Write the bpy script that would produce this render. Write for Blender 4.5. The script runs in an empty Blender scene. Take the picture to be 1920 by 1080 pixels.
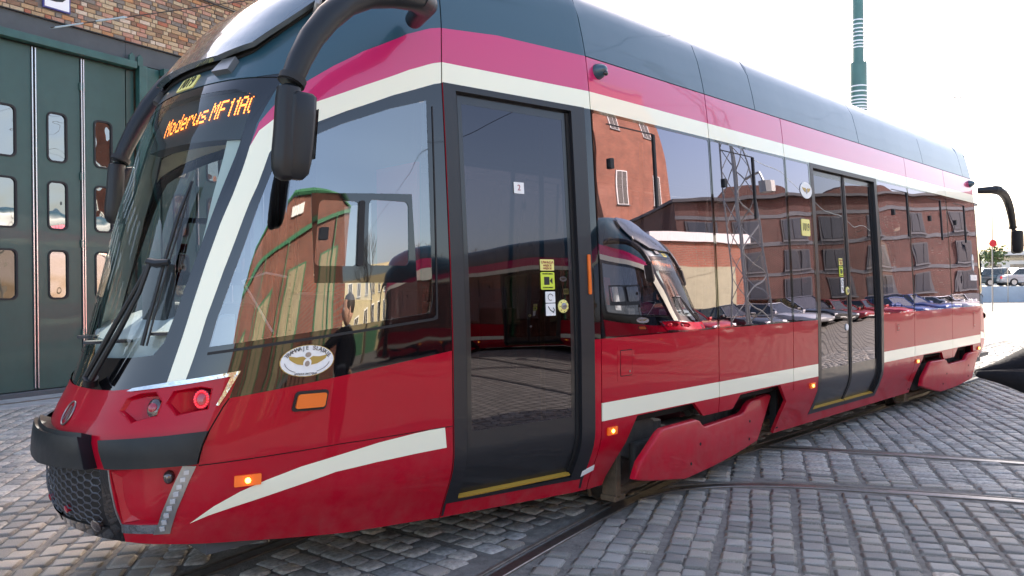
import bpy, bmesh, math, random, bisect
import numpy as np
from mathutils import Vector, Matrix
from mathutils.geometry import delaunay_2d_cdt
random.seed(7); rng = np.random.default_rng(7)
R = math.radians
scn = bpy.context.scene
COL = scn.collection

# ------------------------------------------------------------------ camera
cam_d = bpy.data.cameras.new('camera'); cam = bpy.data.objects.new('camera', cam_d); COL.objects.link(cam)
scn.camera = cam
cam_d.sensor_width = 36; cam_d.lens = 36*1420/1920; cam_d.clip_start = .05; cam_d.clip_end = 2000
_f = Vector((.7002, .7140, -4/1420)).normalized()
_r = _f.cross(Vector((0, 0, 1))).normalized(); _u = _r.cross(_f)
_m = Matrix((_r, _u, -_f)).transposed()
cam.matrix_world = Matrix.Translation((-3.787, -4.349, 1.58)) @ _m.to_4x4() @ Matrix.Rotation(R(-.5), 4, 'Z')

# ------------------------------------------------------------------ world, sun, exposure
SUN_EL = 33.0
sun_dir = Vector((.60, .80, 0)).normalized()*math.cos(R(SUN_EL)); sun_dir.z = math.sin(R(SUN_EL))
w = bpy.data.worlds.new('World'); scn.world = w; w.use_nodes = True
nt = w.node_tree; nt.nodes.clear()
sky = nt.nodes.new('ShaderNodeTexSky'); sky.sky_type = 'NISHITA'; sky.sun_disc = False
sky.sun_elevation = R(SUN_EL); sky.sun_rotation = math.atan2(sun_dir.x, sun_dir.y)
sky.dust_density = 4.0; sky.air_density = 1.0; sky.ozone_density = 1.2; sky.altitude = 200
bg = nt.nodes.new('ShaderNodeBackground'); bg.inputs['Strength'].default_value = .14
wo = nt.nodes.new('ShaderNodeOutputWorld')
wt = nt.nodes.new('ShaderNodeMix'); wt.data_type = 'RGBA'; wt.blend_type = 'MULTIPLY'; wt.inputs[0].default_value = 1; wt.inputs[7].default_value = (1.12, 1.0, .92, 1)
nt.links.new(sky.outputs[0], wt.inputs[6]); nt.links.new(wt.outputs[2], bg.inputs[0]); nt.links.new(bg.outputs[0], wo.inputs[0])
sl = bpy.data.lights.new('sun', 'SUN'); sl.energy = 4.0; sl.angle = R(.5); sl.color = (1, .93, .82)
so = bpy.data.objects.new('sun', sl); COL.objects.link(so); so.rotation_euler = sun_dir.to_track_quat('Z', 'Y').to_euler(); so.location = (0, 20, 30)
vs = scn.view_settings
vs.view_transform = 'Standard'; vs.look = 'None'; vs.exposure = 2.2; vs.gamma = 1; vs.use_curve_mapping = False
scn.cycles.max_bounces = 10; scn.cycles.transparent_max_bounces = 24; scn.cycles.glossy_bounces = 5
scn.cycles.sample_clamp_indirect = 6

# ------------------------------------------------------------------ materials
M = {}
def mat(name, col=(.5,.5,.5), rough=.5, metal=0, coat=0, spec=.5, emit=None, es=1.0, bump=None, var=None, ior=1.5):
    """bump=(scale,strength[,distance]); var=(scale,amount): mottles the colour"""
    m = bpy.data.materials.new(name); m.use_nodes = True; n = m.node_tree; b = n.nodes['Principled BSDF']
    b.inputs['Base Color'].default_value = (*col, 1); b.inputs['Roughness'].default_value = rough
    b.inputs['Metallic'].default_value = metal; b.inputs['Coat Weight'].default_value = coat
    b.inputs['Coat Roughness'].default_value = .025; b.inputs['Specular IOR Level'].default_value = spec; b.inputs['IOR'].default_value = ior
    if emit: b.inputs['Emission Color'].default_value = (*emit, 1); b.inputs['Emission Strength'].default_value = es
    tc = n.nodes.new('ShaderNodeTexCoord')
    if bump:
        t = n.nodes.new('ShaderNodeTexNoise'); t.inputs['Scale'].default_value = bump[0]; t.inputs['Detail'].default_value = 3
        bn = n.nodes.new('ShaderNodeBump'); bn.inputs['Strength'].default_value = bump[1]; bn.inputs['Distance'].default_value = bump[2] if len(bump) > 2 else .02
        n.links.new(tc.outputs['Object'], t.inputs['Vector']); n.links.new(t.outputs[0], bn.inputs['Height'])
        n.links.new(bn.outputs[0], b.inputs['Normal'])
        if coat: n.links.new(bn.outputs[0], b.inputs['Coat Normal'])
    if var:
        t = n.nodes.new('ShaderNodeTexNoise'); t.inputs['Scale'].default_value = var[0]; t.inputs['Detail'].default_value = 6; t.inputs['Roughness'].default_value = .65
        r = n.nodes.new('ShaderNodeMapRange'); r.inputs[1].default_value = .3; r.inputs[2].default_value = .7; r.inputs[3].default_value = 1-var[1]; r.inputs[4].default_value = 1+var[1]
        mx = n.nodes.new('ShaderNodeMix'); mx.data_type = 'RGBA'; mx.blend_type = 'MULTIPLY'; mx.inputs[0].default_value = 1
        mx.inputs[6].default_value = (*col, 1)
        n.links.new(tc.outputs['Object'], t.inputs['Vector']); n.links.new(t.outputs[0], r.inputs[0]); n.links.new(r.outputs[0], mx.inputs[7]); n.links.new(mx.outputs[2], b.inputs['Base Color'])
        if not coat:
            r2 = n.nodes.new('ShaderNodeMapRange'); r2.inputs[3].default_value = min(1, rough*1.25); r2.inputs[4].default_value = rough*.75
            n.links.new(t.outputs[0], r2.inputs[0]); n.links.new(r2.outputs[0], b.inputs['Roughness'])
    M[name] = m; return m
def glass(name, tint, ior, wob=.02, wscale=1.1, gcol=(1,1,1)):
    m = bpy.data.materials.new(name); m.use_nodes = True; n = m.node_tree; n.nodes.clear()
    o = n.nodes.new('ShaderNodeOutputMaterial'); mx = n.nodes.new('ShaderNodeMixShader'); tr = n.nodes.new('ShaderNodeBsdfTransparent')
    gl = n.nodes.new('ShaderNodeBsdfGlossy'); lw = n.nodes.new('ShaderNodeLayerWeight'); lw.inputs[0].default_value = .5; r0 = ((ior-1)/(ior+1))**2
    pw = n.nodes.new('ShaderNodeMath'); pw.operation = 'POWER'; pw.inputs[1].default_value = 4.2; fr = n.nodes.new('ShaderNodeMath'); fr.operation = 'MULTIPLY_ADD'; fr.inputs[1].default_value = 1-r0; fr.inputs[2].default_value = r0
    n.links.new(lw.outputs['Facing'], pw.inputs[0]); n.links.new(pw.outputs[0], fr.inputs[0])
    tr.inputs[0].default_value = (*tint, 1); gl.inputs['Color'].default_value = (*gcol, 1); gl.inputs['Roughness'].default_value = .004
    tc = n.nodes.new('ShaderNodeTexCoord'); t = n.nodes.new('ShaderNodeTexNoise'); t.inputs['Scale'].default_value = wscale; t.inputs['Detail'].default_value = 1.2
    bn = n.nodes.new('ShaderNodeBump'); bn.inputs['Strength'].default_value = 1; bn.inputs['Distance'].default_value = wob
    n.links.new(tc.outputs['Object'], t.inputs['Vector']); n.links.new(t.outputs[0], bn.inputs['Height'])
    n.links.new(bn.outputs[0], gl.inputs['Normal'])
    n.links.new(fr.outputs[0], mx.inputs[0]); n.links.new(tr.outputs[0], mx.inputs[1]); n.links.new(gl.outputs[0], mx.inputs[2]); n.links.new(mx.outputs[0], o.inputs[0])
    M[name] = m; return m
mat('red_paint', (.40,.0006,.016), .34, 0, .36, .12, bump=(.9,1,.003), var=(2.5,.05))
def dust(name):
    m = M[name]; n = m.node_tree; b = n.nodes['Principled BSDF']; src = b.inputs['Base Color'].links[0].from_socket
    tc = n.nodes.new('ShaderNodeTexCoord'); sp = n.nodes.new('ShaderNodeSeparateXYZ'); no = n.nodes.new('ShaderNodeTexNoise'); no.inputs['Scale'].default_value = 7; no.inputs['Detail'].default_value = 7; no.inputs['Roughness'].default_value = .7
    mr = n.nodes.new('ShaderNodeMapRange'); mr.inputs[1].default_value = .95; mr.inputs[2].default_value = .2; mr.inputs[3].default_value = 0; mr.inputs[4].default_value = .22
    m2 = n.nodes.new('ShaderNodeMapRange'); m2.inputs[1].default_value = .38; m2.inputs[2].default_value = .7
    mu = n.nodes.new('ShaderNodeMath'); mu.operation = 'MULTIPLY'; mx = n.nodes.new('ShaderNodeMix'); mx.data_type = 'RGBA'; mx.inputs[7].default_value = (.20,.165,.13,1)
    n.links.new(tc.outputs['Object'], sp.inputs[0]); n.links.new(tc.outputs['Object'], no.inputs[0]); n.links.new(sp.outputs[2], mr.inputs[0]); n.links.new(no.outputs[0], m2.inputs[0])
    n.links.new(mr.outputs[0], mu.inputs[0]); n.links.new(m2.outputs[0], mu.inputs[1]); n.links.new(mu.outputs[0], mx.inputs[0]); n.links.new(src, mx.inputs[6]); n.links.new(mx.outputs[2], b.inputs['Base Color'])
dust('red_paint')
mat('band_sky_pink', (.55,.010,.115), .3, 0, 1.0, .5, bump=(.9,1,.003))  # body red with the pink of the sky reflection mixed into its colour
mat('skirt_red', (.42,.0008,.018), .42, 0, .22, .15, bump=(2,1,.004), var=(6,.08))
mat('cream_paint', (.86,.85,.66), .3, 0, .7, bump=(.9,1,.004))
mat('roof_paint', (.021,.066,.092), .35, 0, .6, .5, bump=(1.2,1,.006))
mat('black_gloss', (.004,.004,.005), .04, 0, .6, .5, ior=1.5, bump=(1.1,1,.006))
mat('door_black', (.012,.012,.014), .3, 0, .4)
mat('frame_black', (.012,.012,.015), .4, 0, .1)
mat('rubber', (.010,.010,.011), .65)
mat('joint_dark', (.006,.006,.006), .8)
mat('plastic_black', (.009,.011,.014), .42, spec=.4, bump=(260,.25,.0006))
mat('bumper_black', (.008,.011,.014), .4, spec=.35, bump=(300,.2,.0005), var=(20,.15))
dust('skirt_red')
mat('chrome', (.50,.51,.52), .10, 1, bump=(14,1,.006))
mat('steel_grey', (.28,.28,.28), .35, .8)
mat('grille_dark', (.008,.008,.010), .5)
mat('grille_line', (.10,.105,.12), .4, .3)
mat('amber', (.78,.15,.008), .3, 0, .5)
mat('amber_lit', (.9,.35,.03), .3, emit=(1,.42,.05), es=3.5)
mat('amber_body', (.75,.14,.01), .35, 0, .5, emit=(1,.15,.01), es=.05)
mat('red_led', (.8,.02,.03), .3, emit=(1,.03,.05), es=.45)
mat('red_lens', (.32,.01,.03), .2, 0, .8)
mat('lamp_white', (.85,.85,.88), .15, 0, 1)
mat('lamp_dark', (.10,.08,.08), .15, .6, 1)
mat('drl_lens', (.42,.43,.45), .15, 0, 1)
mat('led_orange', (.5,.1,.0), .4, emit=(1,.22,.03), es=1.5)
mat('display_black', (.008,.008,.010), .5)
mat('label_yellow', (.84,.76,.24), .45)
mat('label_lime', (.62,.74,.05), .45)
mat('label_white', (.80,.80,.78), .45)
mat('ink', (.01,.01,.012), .5)
mat('gold', (.42,.29,.07), .45, .2)
mat('yellow_paint', (.42,.25,.03), .6)
mat('int_floor', (.06,.065,.07), .6)
mat('int_wall', (.25,.26,.27), .6)
mat('int_dark', (.03,.033,.038), .6)
mat('int_trim', (.40,.46,.44), .6)
mat('dash_grey', (.36,.40,.41), .55, var=(8,.06))
mat('seat_cloth', (.10,.02,.03), .85)
mat('pole_yellow', (.55,.36,.03), .35)
mat('poster_red', (.30,.02,.04), .5)
mat('rust', (.11,.075,.045), .85, .1, bump=(30,.6,.004), var=(7,.45))
mat('bogie_dark', (.045,.040,.034), .75, bump=(25,.5,.004), var=(5,.5))
mat('wheel_steel', (.16,.13,.11), .45, .7, var=(9,.3))
mat('hatch_shell', (.16,.19,.21), .12, .6, 1.0, bump=(3,1,.006))
glass('window_glass', (.07,.07,.08), 2.9, .006, 1.0, (.90,.85,1.0))
glass('door_glass', (.03,.03,.04), 1.75, .008, 1.0, (.90,.88,1.0))
glass('cab_glass', (.62,.65,.66), 2.7, .014, 1.3, (.96,.98,1))
glass('windshield_glass', (.90,.95,.93), 1.5, .008, .9, (.95,1,1))
glass('car_glass', (.25,.27,.28), 1.7, .002)
glass('pane_glass', (.20,.17,.17), 3.2, .010, 2.0)

# ------------------------------------------------------------------ object helpers
def tag(o, label=None, cat=None, group=None, kind=None):
    if label: o['label'] = label
    if cat: o['category'] = cat
    if group: o['group'] = group
    if kind: o['kind'] = kind
    return o
def empty(name, loc=(0,0,0), rz=0, **k):
    o = bpy.data.objects.new(name, None); COL.objects.link(o); o.location = loc; o.rotation_euler = (0,0,rz); o.empty_display_size = .2
    return tag(o, **k)
def link(name, me, m=None, parent=None, loc=None, rot=None, **k):
    o = bpy.data.objects.new(name, me); COL.objects.link(o)
    if m is not None and len(me.materials) == 0:
        for x in (m if isinstance(m, (list, tuple)) else [m]): me.materials.append(M[x] if isinstance(x, str) else x)
    if parent: o.parent = parent
    if loc: o.location = loc
    if rot: o.rotation_euler = rot
    return tag(o, **k)
class B:
    """collects simple shapes into one mesh"""
    def __init__(s): s.v = []; s.f = []; s.mi = []; s.cur = 0
    def add(s, v, f):
        n = len(s.v); s.v += [tuple(p) for p in v]; s.f += [tuple(i+n for i in q) for q in f]; s.mi += [s.cur]*len(f); return s
    def box(s, x0,x1,y0,y1,z0,z1, bev=0, mtx=None):
        if bev:
            bm = bmesh.new(); bmesh.ops.create_cube(bm, size=1)
            for v in bm.verts: v.co = Vector((x0+(v.co.x+.5)*(x1-x0), y0+(v.co.y+.5)*(y1-y0), z0+(v.co.z+.5)*(z1-z0)))
            bmesh.ops.bevel(bm, geom=bm.edges[:]+bm.verts[:], offset=bev, segments=2, affect='EDGES', profile=.5)
            bm.verts.ensure_lookup_table(); vv = [v.co.copy() for v in bm.verts]; ff = [[v.index for v in f.verts] for f in bm.faces]; bm.free()
        else:
            vv = [Vector(p) for p in ((x0,y0,z0),(x1,y0,z0),(x1,y1,z0),(x0,y1,z0),(x0,y0,z1),(x1,y0,z1),(x1,y1,z1),(x0,y1,z1))]
            ff = [(0,3,2,1),(4,5,6,7),(0,1,5,4),(1,2,6,5),(2,3,7,6),(3,0,4,7)]
        if mtx: vv = [mtx @ p for p in vv]
        return s.add(vv, ff)
    def tube(s, pts, r, n=10, cap=True, flat=None):
        pts = [Vector(p) for p in pts]; rr = r if isinstance(r, (list, tuple)) else [r]*len(pts)
        V = []; up = None
        for i, p in enumerate(pts):
            t = (pts[min(i+1, len(pts)-1)]-pts[max(i-1, 0)]).normalized()
            if up is None: up = Vector((0,0,1)) if abs(t.z) < .9 else Vector((1,0,0))
            a = t.cross(up).normalized(); b = a.cross(t).normalized(); up = b
            for k in range(n):
                th = 2*math.pi*k/n; V.append(p + a*math.cos(th)*rr[i] + b*math.sin(th)*rr[i]*(flat or 1))
        F = [(i*n+k, i*n+(k+1)%n, (i+1)*n+(k+1)%n, (i+1)*n+k) for i in range(len(pts)-1) for k in range(n)]
        if cap: F += [tuple(range(n))[::-1], tuple((len(pts)-1)*n+k for k in range(n))]
        return s.add(V, F)
    def cyl(s, p, q, r, n=20): return s.tube([p, q], r, n)
    def prism(s, poly, y0, y1, mtx=None, axis='y'):
        """polygon in x,z extruded along y (or in x,y extruded along z)"""
        n = len(poly)
        if axis == 'y': V = [Vector((x, y0, z)) for x, z in poly]+[Vector((x, y1, z)) for x, z in poly]
        else: V = [Vector((x, z, y0)) for x, z in poly]+[Vector((x, z, y1)) for x, z in poly]
        F = [tuple(range(n)), tuple(range(2*n-1, n-1, -1))]+[(i, i+n, (i+1)%n+n, (i+1)%n) for i in range(n)]
        if mtx: V = [mtx @ v for v in V]
        return s.add(V, F)
    def mesh(s, name, smooth=False, bevel=0):
        me = bpy.data.meshes.new(name); me.from_pydata([tuple(v) for v in s.v], [], s.f)
        me.polygons.foreach_set('material_index', s.mi)
        bm = bmesh.new(); bm.from_mesh(me); bmesh.ops.recalc_face_normals(bm, faces=bm.faces)
        if bevel:
            es = [e for e in bm.edges if len(e.link_faces) == 2 and e.calc_face_angle(0) > R(30)]
            bmesh.ops.bevel(bm, geom=es, offset=bevel, segments=2, affect='EDGES', profile=.6)
        bm.to_mesh(me); bm.free()
        if smooth:
            me.polygons.foreach_set('use_smooth', [True]*len(me.polygons))
            me.set_sharp_from_angle(angle=R(38))
        return me
    def obj(s, name, m, parent=None, smooth=False, bevel=0, **k): return link(name, s.mesh(name, smooth, bevel), m, parent, **k)
def children(o): return [c for c in bpy.data.objects if c.parent == o]
def copy_tree(o, kids, parent=None):
    c = o.copy(); COL.objects.link(c); c.parent = parent
    for ch in kids.get(o, []): copy_tree(ch, kids, c)
    return c
def kid_map():
    d = {}
    for o in bpy.data.objects:
        if o.parent: d.setdefault(o.parent, []).append(o)
    return d
def text_mesh(txt, size, name='lettering', extrude=.0015, align='CENTER', spacing=1.0, xs=1.0):
    cu = bpy.data.curves.new(name, 'FONT'); cu.body = txt; cu.size = size; cu.align_x = align; cu.align_y = 'CENTER'; cu.extrude = extrude; cu.space_character = spacing
    cu.resolution_u = 3
    o = bpy.data.objects.new('tmp', cu); COL.objects.link(o)
    me = bpy.data.meshes.new_from_object(o.evaluated_get(bpy.context.evaluated_depsgraph_get())); me.name = name
    bpy.data.objects.remove(o); bpy.data.curves.remove(cu)
    for v in me.vertices: v.co.x *= xs
    return me

XA=.115; XB=-1.085; XC=4.56; HA=1.2; HB=1.04
# profile: h -> (z, inset)
PROF=[(.10,.10,.16),(.27,.27,.12),(.52,.52,.018),(.62,.62,.0),(.8,.8,0),(1.2,1.2,0),(1.6,1.6,.012),(2.2,2.2,.042),(2.75,2.75,.075),(2.87,2.87,.086),(3.11,3.11,.115),(3.30,3.34,.165),(3.42,3.49,.21),(3.52,3.59,.28),(3.60,3.66,.38),(3.8,3.71,.6),(4.3,3.73,1.2)]
# nose tip length (beyond XB) by h
NOSE=[(.10,1.5),(.25,1.57),(.35,1.625),(.45,1.665),(.55,1.69),(.65,1.69),(.75,1.68),(.85,1.67),(1.07,1.565),(1.26,1.50),(1.71,1.385),(2.02,1.31),(2.25,1.235),(2.49,1.165),(2.70,1.06),(2.80,.99),(2.91,.91),(3.12,.73),(3.3,.47),(3.42,.33),(3.52,.23),(3.6,.16),(3.8,.08),(4.3,.0)]
CT=[(0,1),(.3,.955),(.55,.88),(.75,.77),(.88,.62),(.955,.42),(.99,.2),(1,0)]
def interp(T,x,k=1):
    if x<=T[0][0]: return T[0][k]
    for i in range(len(T)-1):
        if x<=T[i+1][0]:
            # catmull-ish hermite
            x0,x1=T[i][0],T[i+1][0]; y0,y1=T[i][k],T[i+1][k]; d=(y1-y0)/(x1-x0)
            m0=d if i==0 else .5*(d+(y0-T[i-1][k])/(x0-T[i-1][0]))
            m1=d if i+2>=len(T) else .5*(d+(T[i+2][k]-y1)/(T[i+2][0]-x1))
            if m0*d<=0: m0=0
            if m1*d<=0: m1=0
            m0=max(-3*abs(d),min(3*abs(d),m0)); m1=max(-3*abs(d),min(3*abs(d),m1))
            t=(x-x0)/(x1-x0); L=x1-x0
            return (2*t**3-3*t*t+1)*y0+(t**3-2*t*t+t)*L*m0+(-2*t**3+3*t*t)*y1+(t**3-t*t)*L*m1
    return T[-1][k]
def _shape():
    P=CT; P=[(2*P[0][0]-P[1][0],2*P[0][1]-P[1][1])]+P+[(P[-2][0],-P[-2][1])]
    out=[]
    for i in range(1,len(P)-2):
        for j in range(40):
            t=j/40
            out.append(tuple(.5*(2*P[i][k]+(-P[i-1][k]+P[i+1][k])*t+(2*P[i-1][k]-5*P[i][k]+4*P[i+1][k]-P[i+2][k])*t*t+(-P[i-1][k]+3*P[i][k]-3*P[i+1][k]+P[i+2][k])*t**3) for k in(0,1)))
    out.append(P[-2]); 
    r=[0.0]
    for a,b in zip(out,out[1:]): r.append(r[-1]+math.hypot((b[0]-a[0])*1.5,(b[1]-a[1])*1.04))
    return out,r
_S,_R=_shape(); RN=_R[-1]

def _ab(r):
    if r<=0: return (r/1.5*-0 ,1.0)
    sgn=1
    if r>RN: r=2*RN-r; sgn=-1
    r=max(0,r)
    i=min(len(_R)-2,max(0,bisect.bisect_right(_R,r)-1)); t=(r-_R[i])/(_R[i+1]-_R[i])
    return (_S[i][0]*(1-t)+_S[i+1][0]*t, sgn*(_S[i][1]*(1-t)+_S[i+1][1]*t))
def half(q):
    if q>=XA: return HA
    t=(q-XB)/(XA-XB); return HB+(HA-HB)*t
def S(q,h,off=0.0):
    """camera side, front half: q along the side; q<XB runs round the nose"""
    if off: 
        e=1e-3; a=S(q-e,h);b=S(q+e,h);c=S(q,h-e);d=S(q,h+e)
        u=[b[i]-a[i] for i in range(3)]; v=[d[i]-c[i] for i in range(3)]
        n=(u[1]*v[2]-u[2]*v[1],u[2]*v[0]-u[0]*v[2],u[0]*v[1]-u[1]*v[0]); l=math.sqrt(sum(k*k for k in n)) or 1
        p=S(q,h); return tuple(p[i]+off*n[i]/l for i in range(3))
    z=interp(PROF,h,1); ins=interp(PROF,h,2)
    if q>=XB: return (q,-max(0.0,half(q)-ins),z)
    a,b=_ab(XB-q)
    return (XB-interp(NOSE,h)*a, -max(0.0,HB-ins)*b, z)
def N(q,h):
    p=S(q,h); o=S(q,h,1.0); return tuple(o[i]-p[i] for i in range(3))

# ------------------------------------------------------------------ partition of the skin into parts
def Sv(q, h, off=0.0): return Vector(S(q, h, off))
def in_poly(x, y, P):
    c = False; j = len(P)-1
    for i in range(len(P)):
        if (P[i][1] > y) != (P[j][1] > y) and x < (P[j][0]-P[i][0])*(y-P[i][1])/(P[j][1]-P[i][1])+P[i][0]: c = not c
        j = i
    return c
def dens(P, step=.06, closed=True):
    out = []
    for i in range(len(P) if closed else len(P)-1):
        a = P[i]; b = P[(i+1) % len(P)]; n = max(1, int(math.hypot(b[0]-a[0], b[1]-a[1])/step))
        out += [(a[0]+(b[0]-a[0])*k/n, a[1]+(b[1]-a[1])*k/n) for k in range(n)]
    if not closed: out.append(P[-1])
    return out
def rrect(x0,x1,y0,y1,r=.03,n=4):
    out = []
    for cx, cy, a0 in ((x1-r,y1-r,0),(x0+r,y1-r,90),(x0+r,y0+r,180),(x1-r,y0+r,270)):
        for k in range(n+1):
            a = R(a0+90*k/n); out.append((cx+r*math.cos(a), cy+r*math.sin(a)))
    return out
def partition(domain, layers, grid, base='base', step=.06):
    """layers: [(name, polygon)], the last one that holds a point wins. grid: extra points. -> {name: (verts, tris)}"""
    V = []; E = []
    for P in [domain]+[l[1] for l in layers]:
        D = dens(P, step); n = len(V); V += D; E += [(n+i, n+(i+1) % len(D)) for i in range(len(D))]
    V += grid
    r = delaunay_2d_cdt([Vector(p) for p in V], E, [], 0, 1e-5, False)
    v, t = r[0], r[2]
    bb = [(min(p[0] for p in P), max(p[0] for p in P), min(p[1] for p in P), max(p[1] for p in P)) for _, P in layers]
    out = {}
    for f in t:
        cx = sum(v[i][0] for i in f)/3; cy = sum(v[i][1] for i in f)/3
        if not in_poly(cx, cy, domain): continue
        nm = base
        for k in range(len(layers)-1, -1, -1):
            b = bb[k]
            if b[0] <= cx <= b[1] and b[2] <= cy <= b[3] and in_poly(cx, cy, layers[k][1]): nm = layers[k][0]; break
        out.setdefault(nm, []).append(tuple(f))
    return v, out
def rear_warp(x, y):
    if x <= 2*XC-XA: return x, y
    x = 2*XC-XA+(x-(2*XC-XA))*.85; return x, y*(1-.11*min(1.0, (x-(2*XC-XA))/.97))
def skin_mesh(name, v, tris, off=0.0, depth=.03, xf=(1,1), gap=True):
    """drape triangles over the body; xf=(sx,sy) mirrors to the other corner of the car"""
    sx, sy = xf
    idx = {}; P = []; Nn = []
    for f in tris:
        for i in f:
            if i not in idx:
                idx[i] = len(P); q, h = v[i][0], v[i][1]
                p = Sv(q, h); n = Sv(q, h, 1.0)-p
                if n.length < .5: n = Vector((0,0,1))
                p = p+n*off
                P.append(p); Nn.append(n)
    T = [tuple(idx[i] for i in f) for f in tris]
    ed = {}
    for f in T:
        for a, b in ((f[0],f[1]),(f[1],f[2]),(f[2],f[0])): ed[(a,b)] = 1
    bnd = [(a,b) for (a,b) in ed if (b,a) not in ed]
    PP = list(P); NN = list(Nn); sk = {}
    FF = list(T); nT = len(T)
    for a, b in bnd:
        k = len(PP)
        e = (P[b]-P[a]); sn = e.cross(Nn[a]); sn = sn.normalized() if sn.length > 1e-9 else Nn[a]
        PP += [P[a], P[b], P[b]-Nn[b]*depth, P[a]-Nn[a]*depth]; NN += [sn]*4
        FF.append((k, k+3, k+2, k+1))
    def X(p, vec=False):
        x, y, z = p
        if sx < 0:
            if vec: x = -x
            else: x, y = rear_warp(2*XC-x, y)
        return (x, y*sy, z)
    PP = [X(p) for p in PP]; NN = [X(p, True) for p in NN]
    # orientation: make the first face agree with its normal
    s = 0
    for f in T[:60]:
        a, b, c = (Vector(PP[i]) for i in f); s += (b-a).cross(c-a).dot(Vector(NN[f[0]]))
    FF2 = [tuple(reversed(f)) for f in FF[:nT]] if s < 0 else list(FF[:nT])
    FF2 += FF[nT:]
    me = bpy.data.meshes.new(name); me.from_pydata(PP, [], FF2)
    me.polygons.foreach_set('use_smooth', [True]*len(me.polygons))
    me.normals_split_custom_set_from_vertices([tuple(n) for n in NN])
    return me
def patch(poly, off=.0, depth=.02, name='patch', xf=(1,1), step=.04, holes=()):
    lay = [('hole', H) for H in holes]
    xs = [p[0] for p in poly]; ys = [p[1] for p in poly]
    g = []
    nx = int((max(xs)-min(xs))/.05); ny = int((max(ys)-min(ys))/.05)
    for i in range(1, nx):
        for j in range(1, ny):
            x = min(xs)+(max(xs)-min(xs))*i/nx; y = min(ys)+(max(ys)-min(ys))*j/ny
            if in_poly(x, y, poly): g.append((x, y))
    v, o = partition(poly, lay, g, 'base', step)
    return skin_mesh(name, v, o.get('base', []), off, depth, xf)

# ------------------------------------------------------------------ ground
def ground_material():
    m = bpy.data.materials.new('yard_ground'); m.use_nodes = True; n = m.node_tree; b = n.nodes['Principled BSDF']
    tc = n.nodes.new('ShaderNodeTexCoord'); mp = n.nodes.new('ShaderNodeMapping'); mp.inputs['Rotation'].default_value = (0,0,R(26))
    br = n.nodes.new('ShaderNodeTexBrick'); br.inputs['Scale'].default_value = 1; br.inputs['Brick Width'].default_value = .2; br.inputs['Row Height'].default_value = .16; br.inputs['Mortar Size'].default_value = .018
    br.inputs['Color1'].default_value = (.24,.22,.19,1); br.inputs['Color2'].default_value = (.34,.31,.27,1); br.inputs['Mortar'].default_value = (.12,.11,.095,1); br.offset = .5
    n.links.new(tc.outputs['Object'], mp.inputs[0]); n.links.new(mp.outputs[0], br.inputs[0]); n.links.new(br.outputs[0], b.inputs['Base Color'])
    bn = n.nodes.new('ShaderNodeBump'); bn.inputs['Strength'].default_value = .8; bn.inputs['Distance'].default_value = .02; bn.invert = True
    n.links.new(br.outputs['Fac'], bn.inputs['Height']); n.links.new(bn.outputs[0], b.inputs['Normal']); b.inputs['Roughness'].default_value = .85
    M['yard_ground'] = m
ground_material()
mat('joint_sand', (.165,.153,.135), .95, bump=(60,1,.01), var=(14,.35))
b = B(); g = 900
b.add([(-g,-g,-.0125),(g,-g,-.0125),(g,g,-.0125),(-g,g,-.0125)], [(0,1,2,3)]); b.obj('ground', 'joint_sand', kind='structure')
# far paving starts where single setts can no longer be told apart
CX, CY = -3.787, -4.349
fw = Vector((.7002,.7140)); rt = Vector((.7140,-.7002))
def campos(x, y):
    dx, dy = x-CX, y-CY
    return dx*fw.x+dy*fw.y, dx*rt.x+dy*rt.y      # depth, side
RFAR = 24.0
def annulus(r0, r1, a0, a1, z, name, m):
    n = 60; V = []; 
    for r_ in (r0, r1):
        for k in range(n+1):
            a = a0+(a1-a0)*k/n; V.append((CX+r_*math.cos(a), CY+r_*math.sin(a), z))
    b = B(); b.add(V, [(k, k+1, n+2+k, n+1+k) for k in range(n)]); b.obj(name, m, kind='structure')
A0 = math.atan2(fw.y, fw.x)
annulus(RFAR, 700, A0-R(46), A0+R(46), -.004, 'yard_paving', 'yard_ground')
annulus(1.5, 700, A0+R(46), A0+R(314), -.004, 'yard_paving', 'yard_ground')

# ------------------------------------------------------------------ rails (world x,y)
def YA(x): return -.74-.082*max(0, 2.6-x)**1.5
railA1 = [(x, YA(x)) for x in np.arange(-4.5, 30, .25)]
def offset(pl, d):
    out = []
    for i, p in enumerate(pl):
        a = Vector(pl[max(0,i-1)]); c = Vector(pl[min(len(pl)-1,i+1)]); t = (c-a).normalized(); out.append((p[0]-t.y*d, p[1]+t.x*d))
    return out
railA2 = offset(railA1, 1.435)
def smooth(pl, n=8):
    out = []
    P_ = [pl[0]]+list(pl)+[pl[-1]]
    for i in range(1, len(P_)-2):
        for j in range(n):
            t = j/n; out.append(tuple(.5*(2*P_[i][k]+(-P_[i-1][k]+P_[i+1][k])*t+(2*P_[i-1][k]-5*P_[i][k]+4*P_[i+1][k]-P_[i+2][k])*t*t+(-P_[i-1][k]+3*P_[i][k]-3*P_[i+1][k]+P_[i+2][k])*t**3) for k in (0,1)))
    out.append(pl[-1]); return out
railB1 = smooth([(.5,-.93),(.9,-.95),(1.32,-1.05),(1.85,-1.50),(2.32,-2.30),(2.69,-3.06),(3.05,-4.1),(3.3,-5.5),(3.4,-9),(3.4,-16)])
railB2 = smooth([(1.7,.45),(2.35,.0),(3.03,-.70),(3.50,-1.52),(4.03,-2.75),(4.42,-3.9),(4.7,-5.3),(4.83,-9),(4.83,-16)])
mat('rail_steel', (.17,.145,.12), .5, .5, bump=(40,.4,.002), var=(10,.35))
mat('rail_shine', (.24,.22,.20), .36, .9, var=(16,.25))
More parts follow.
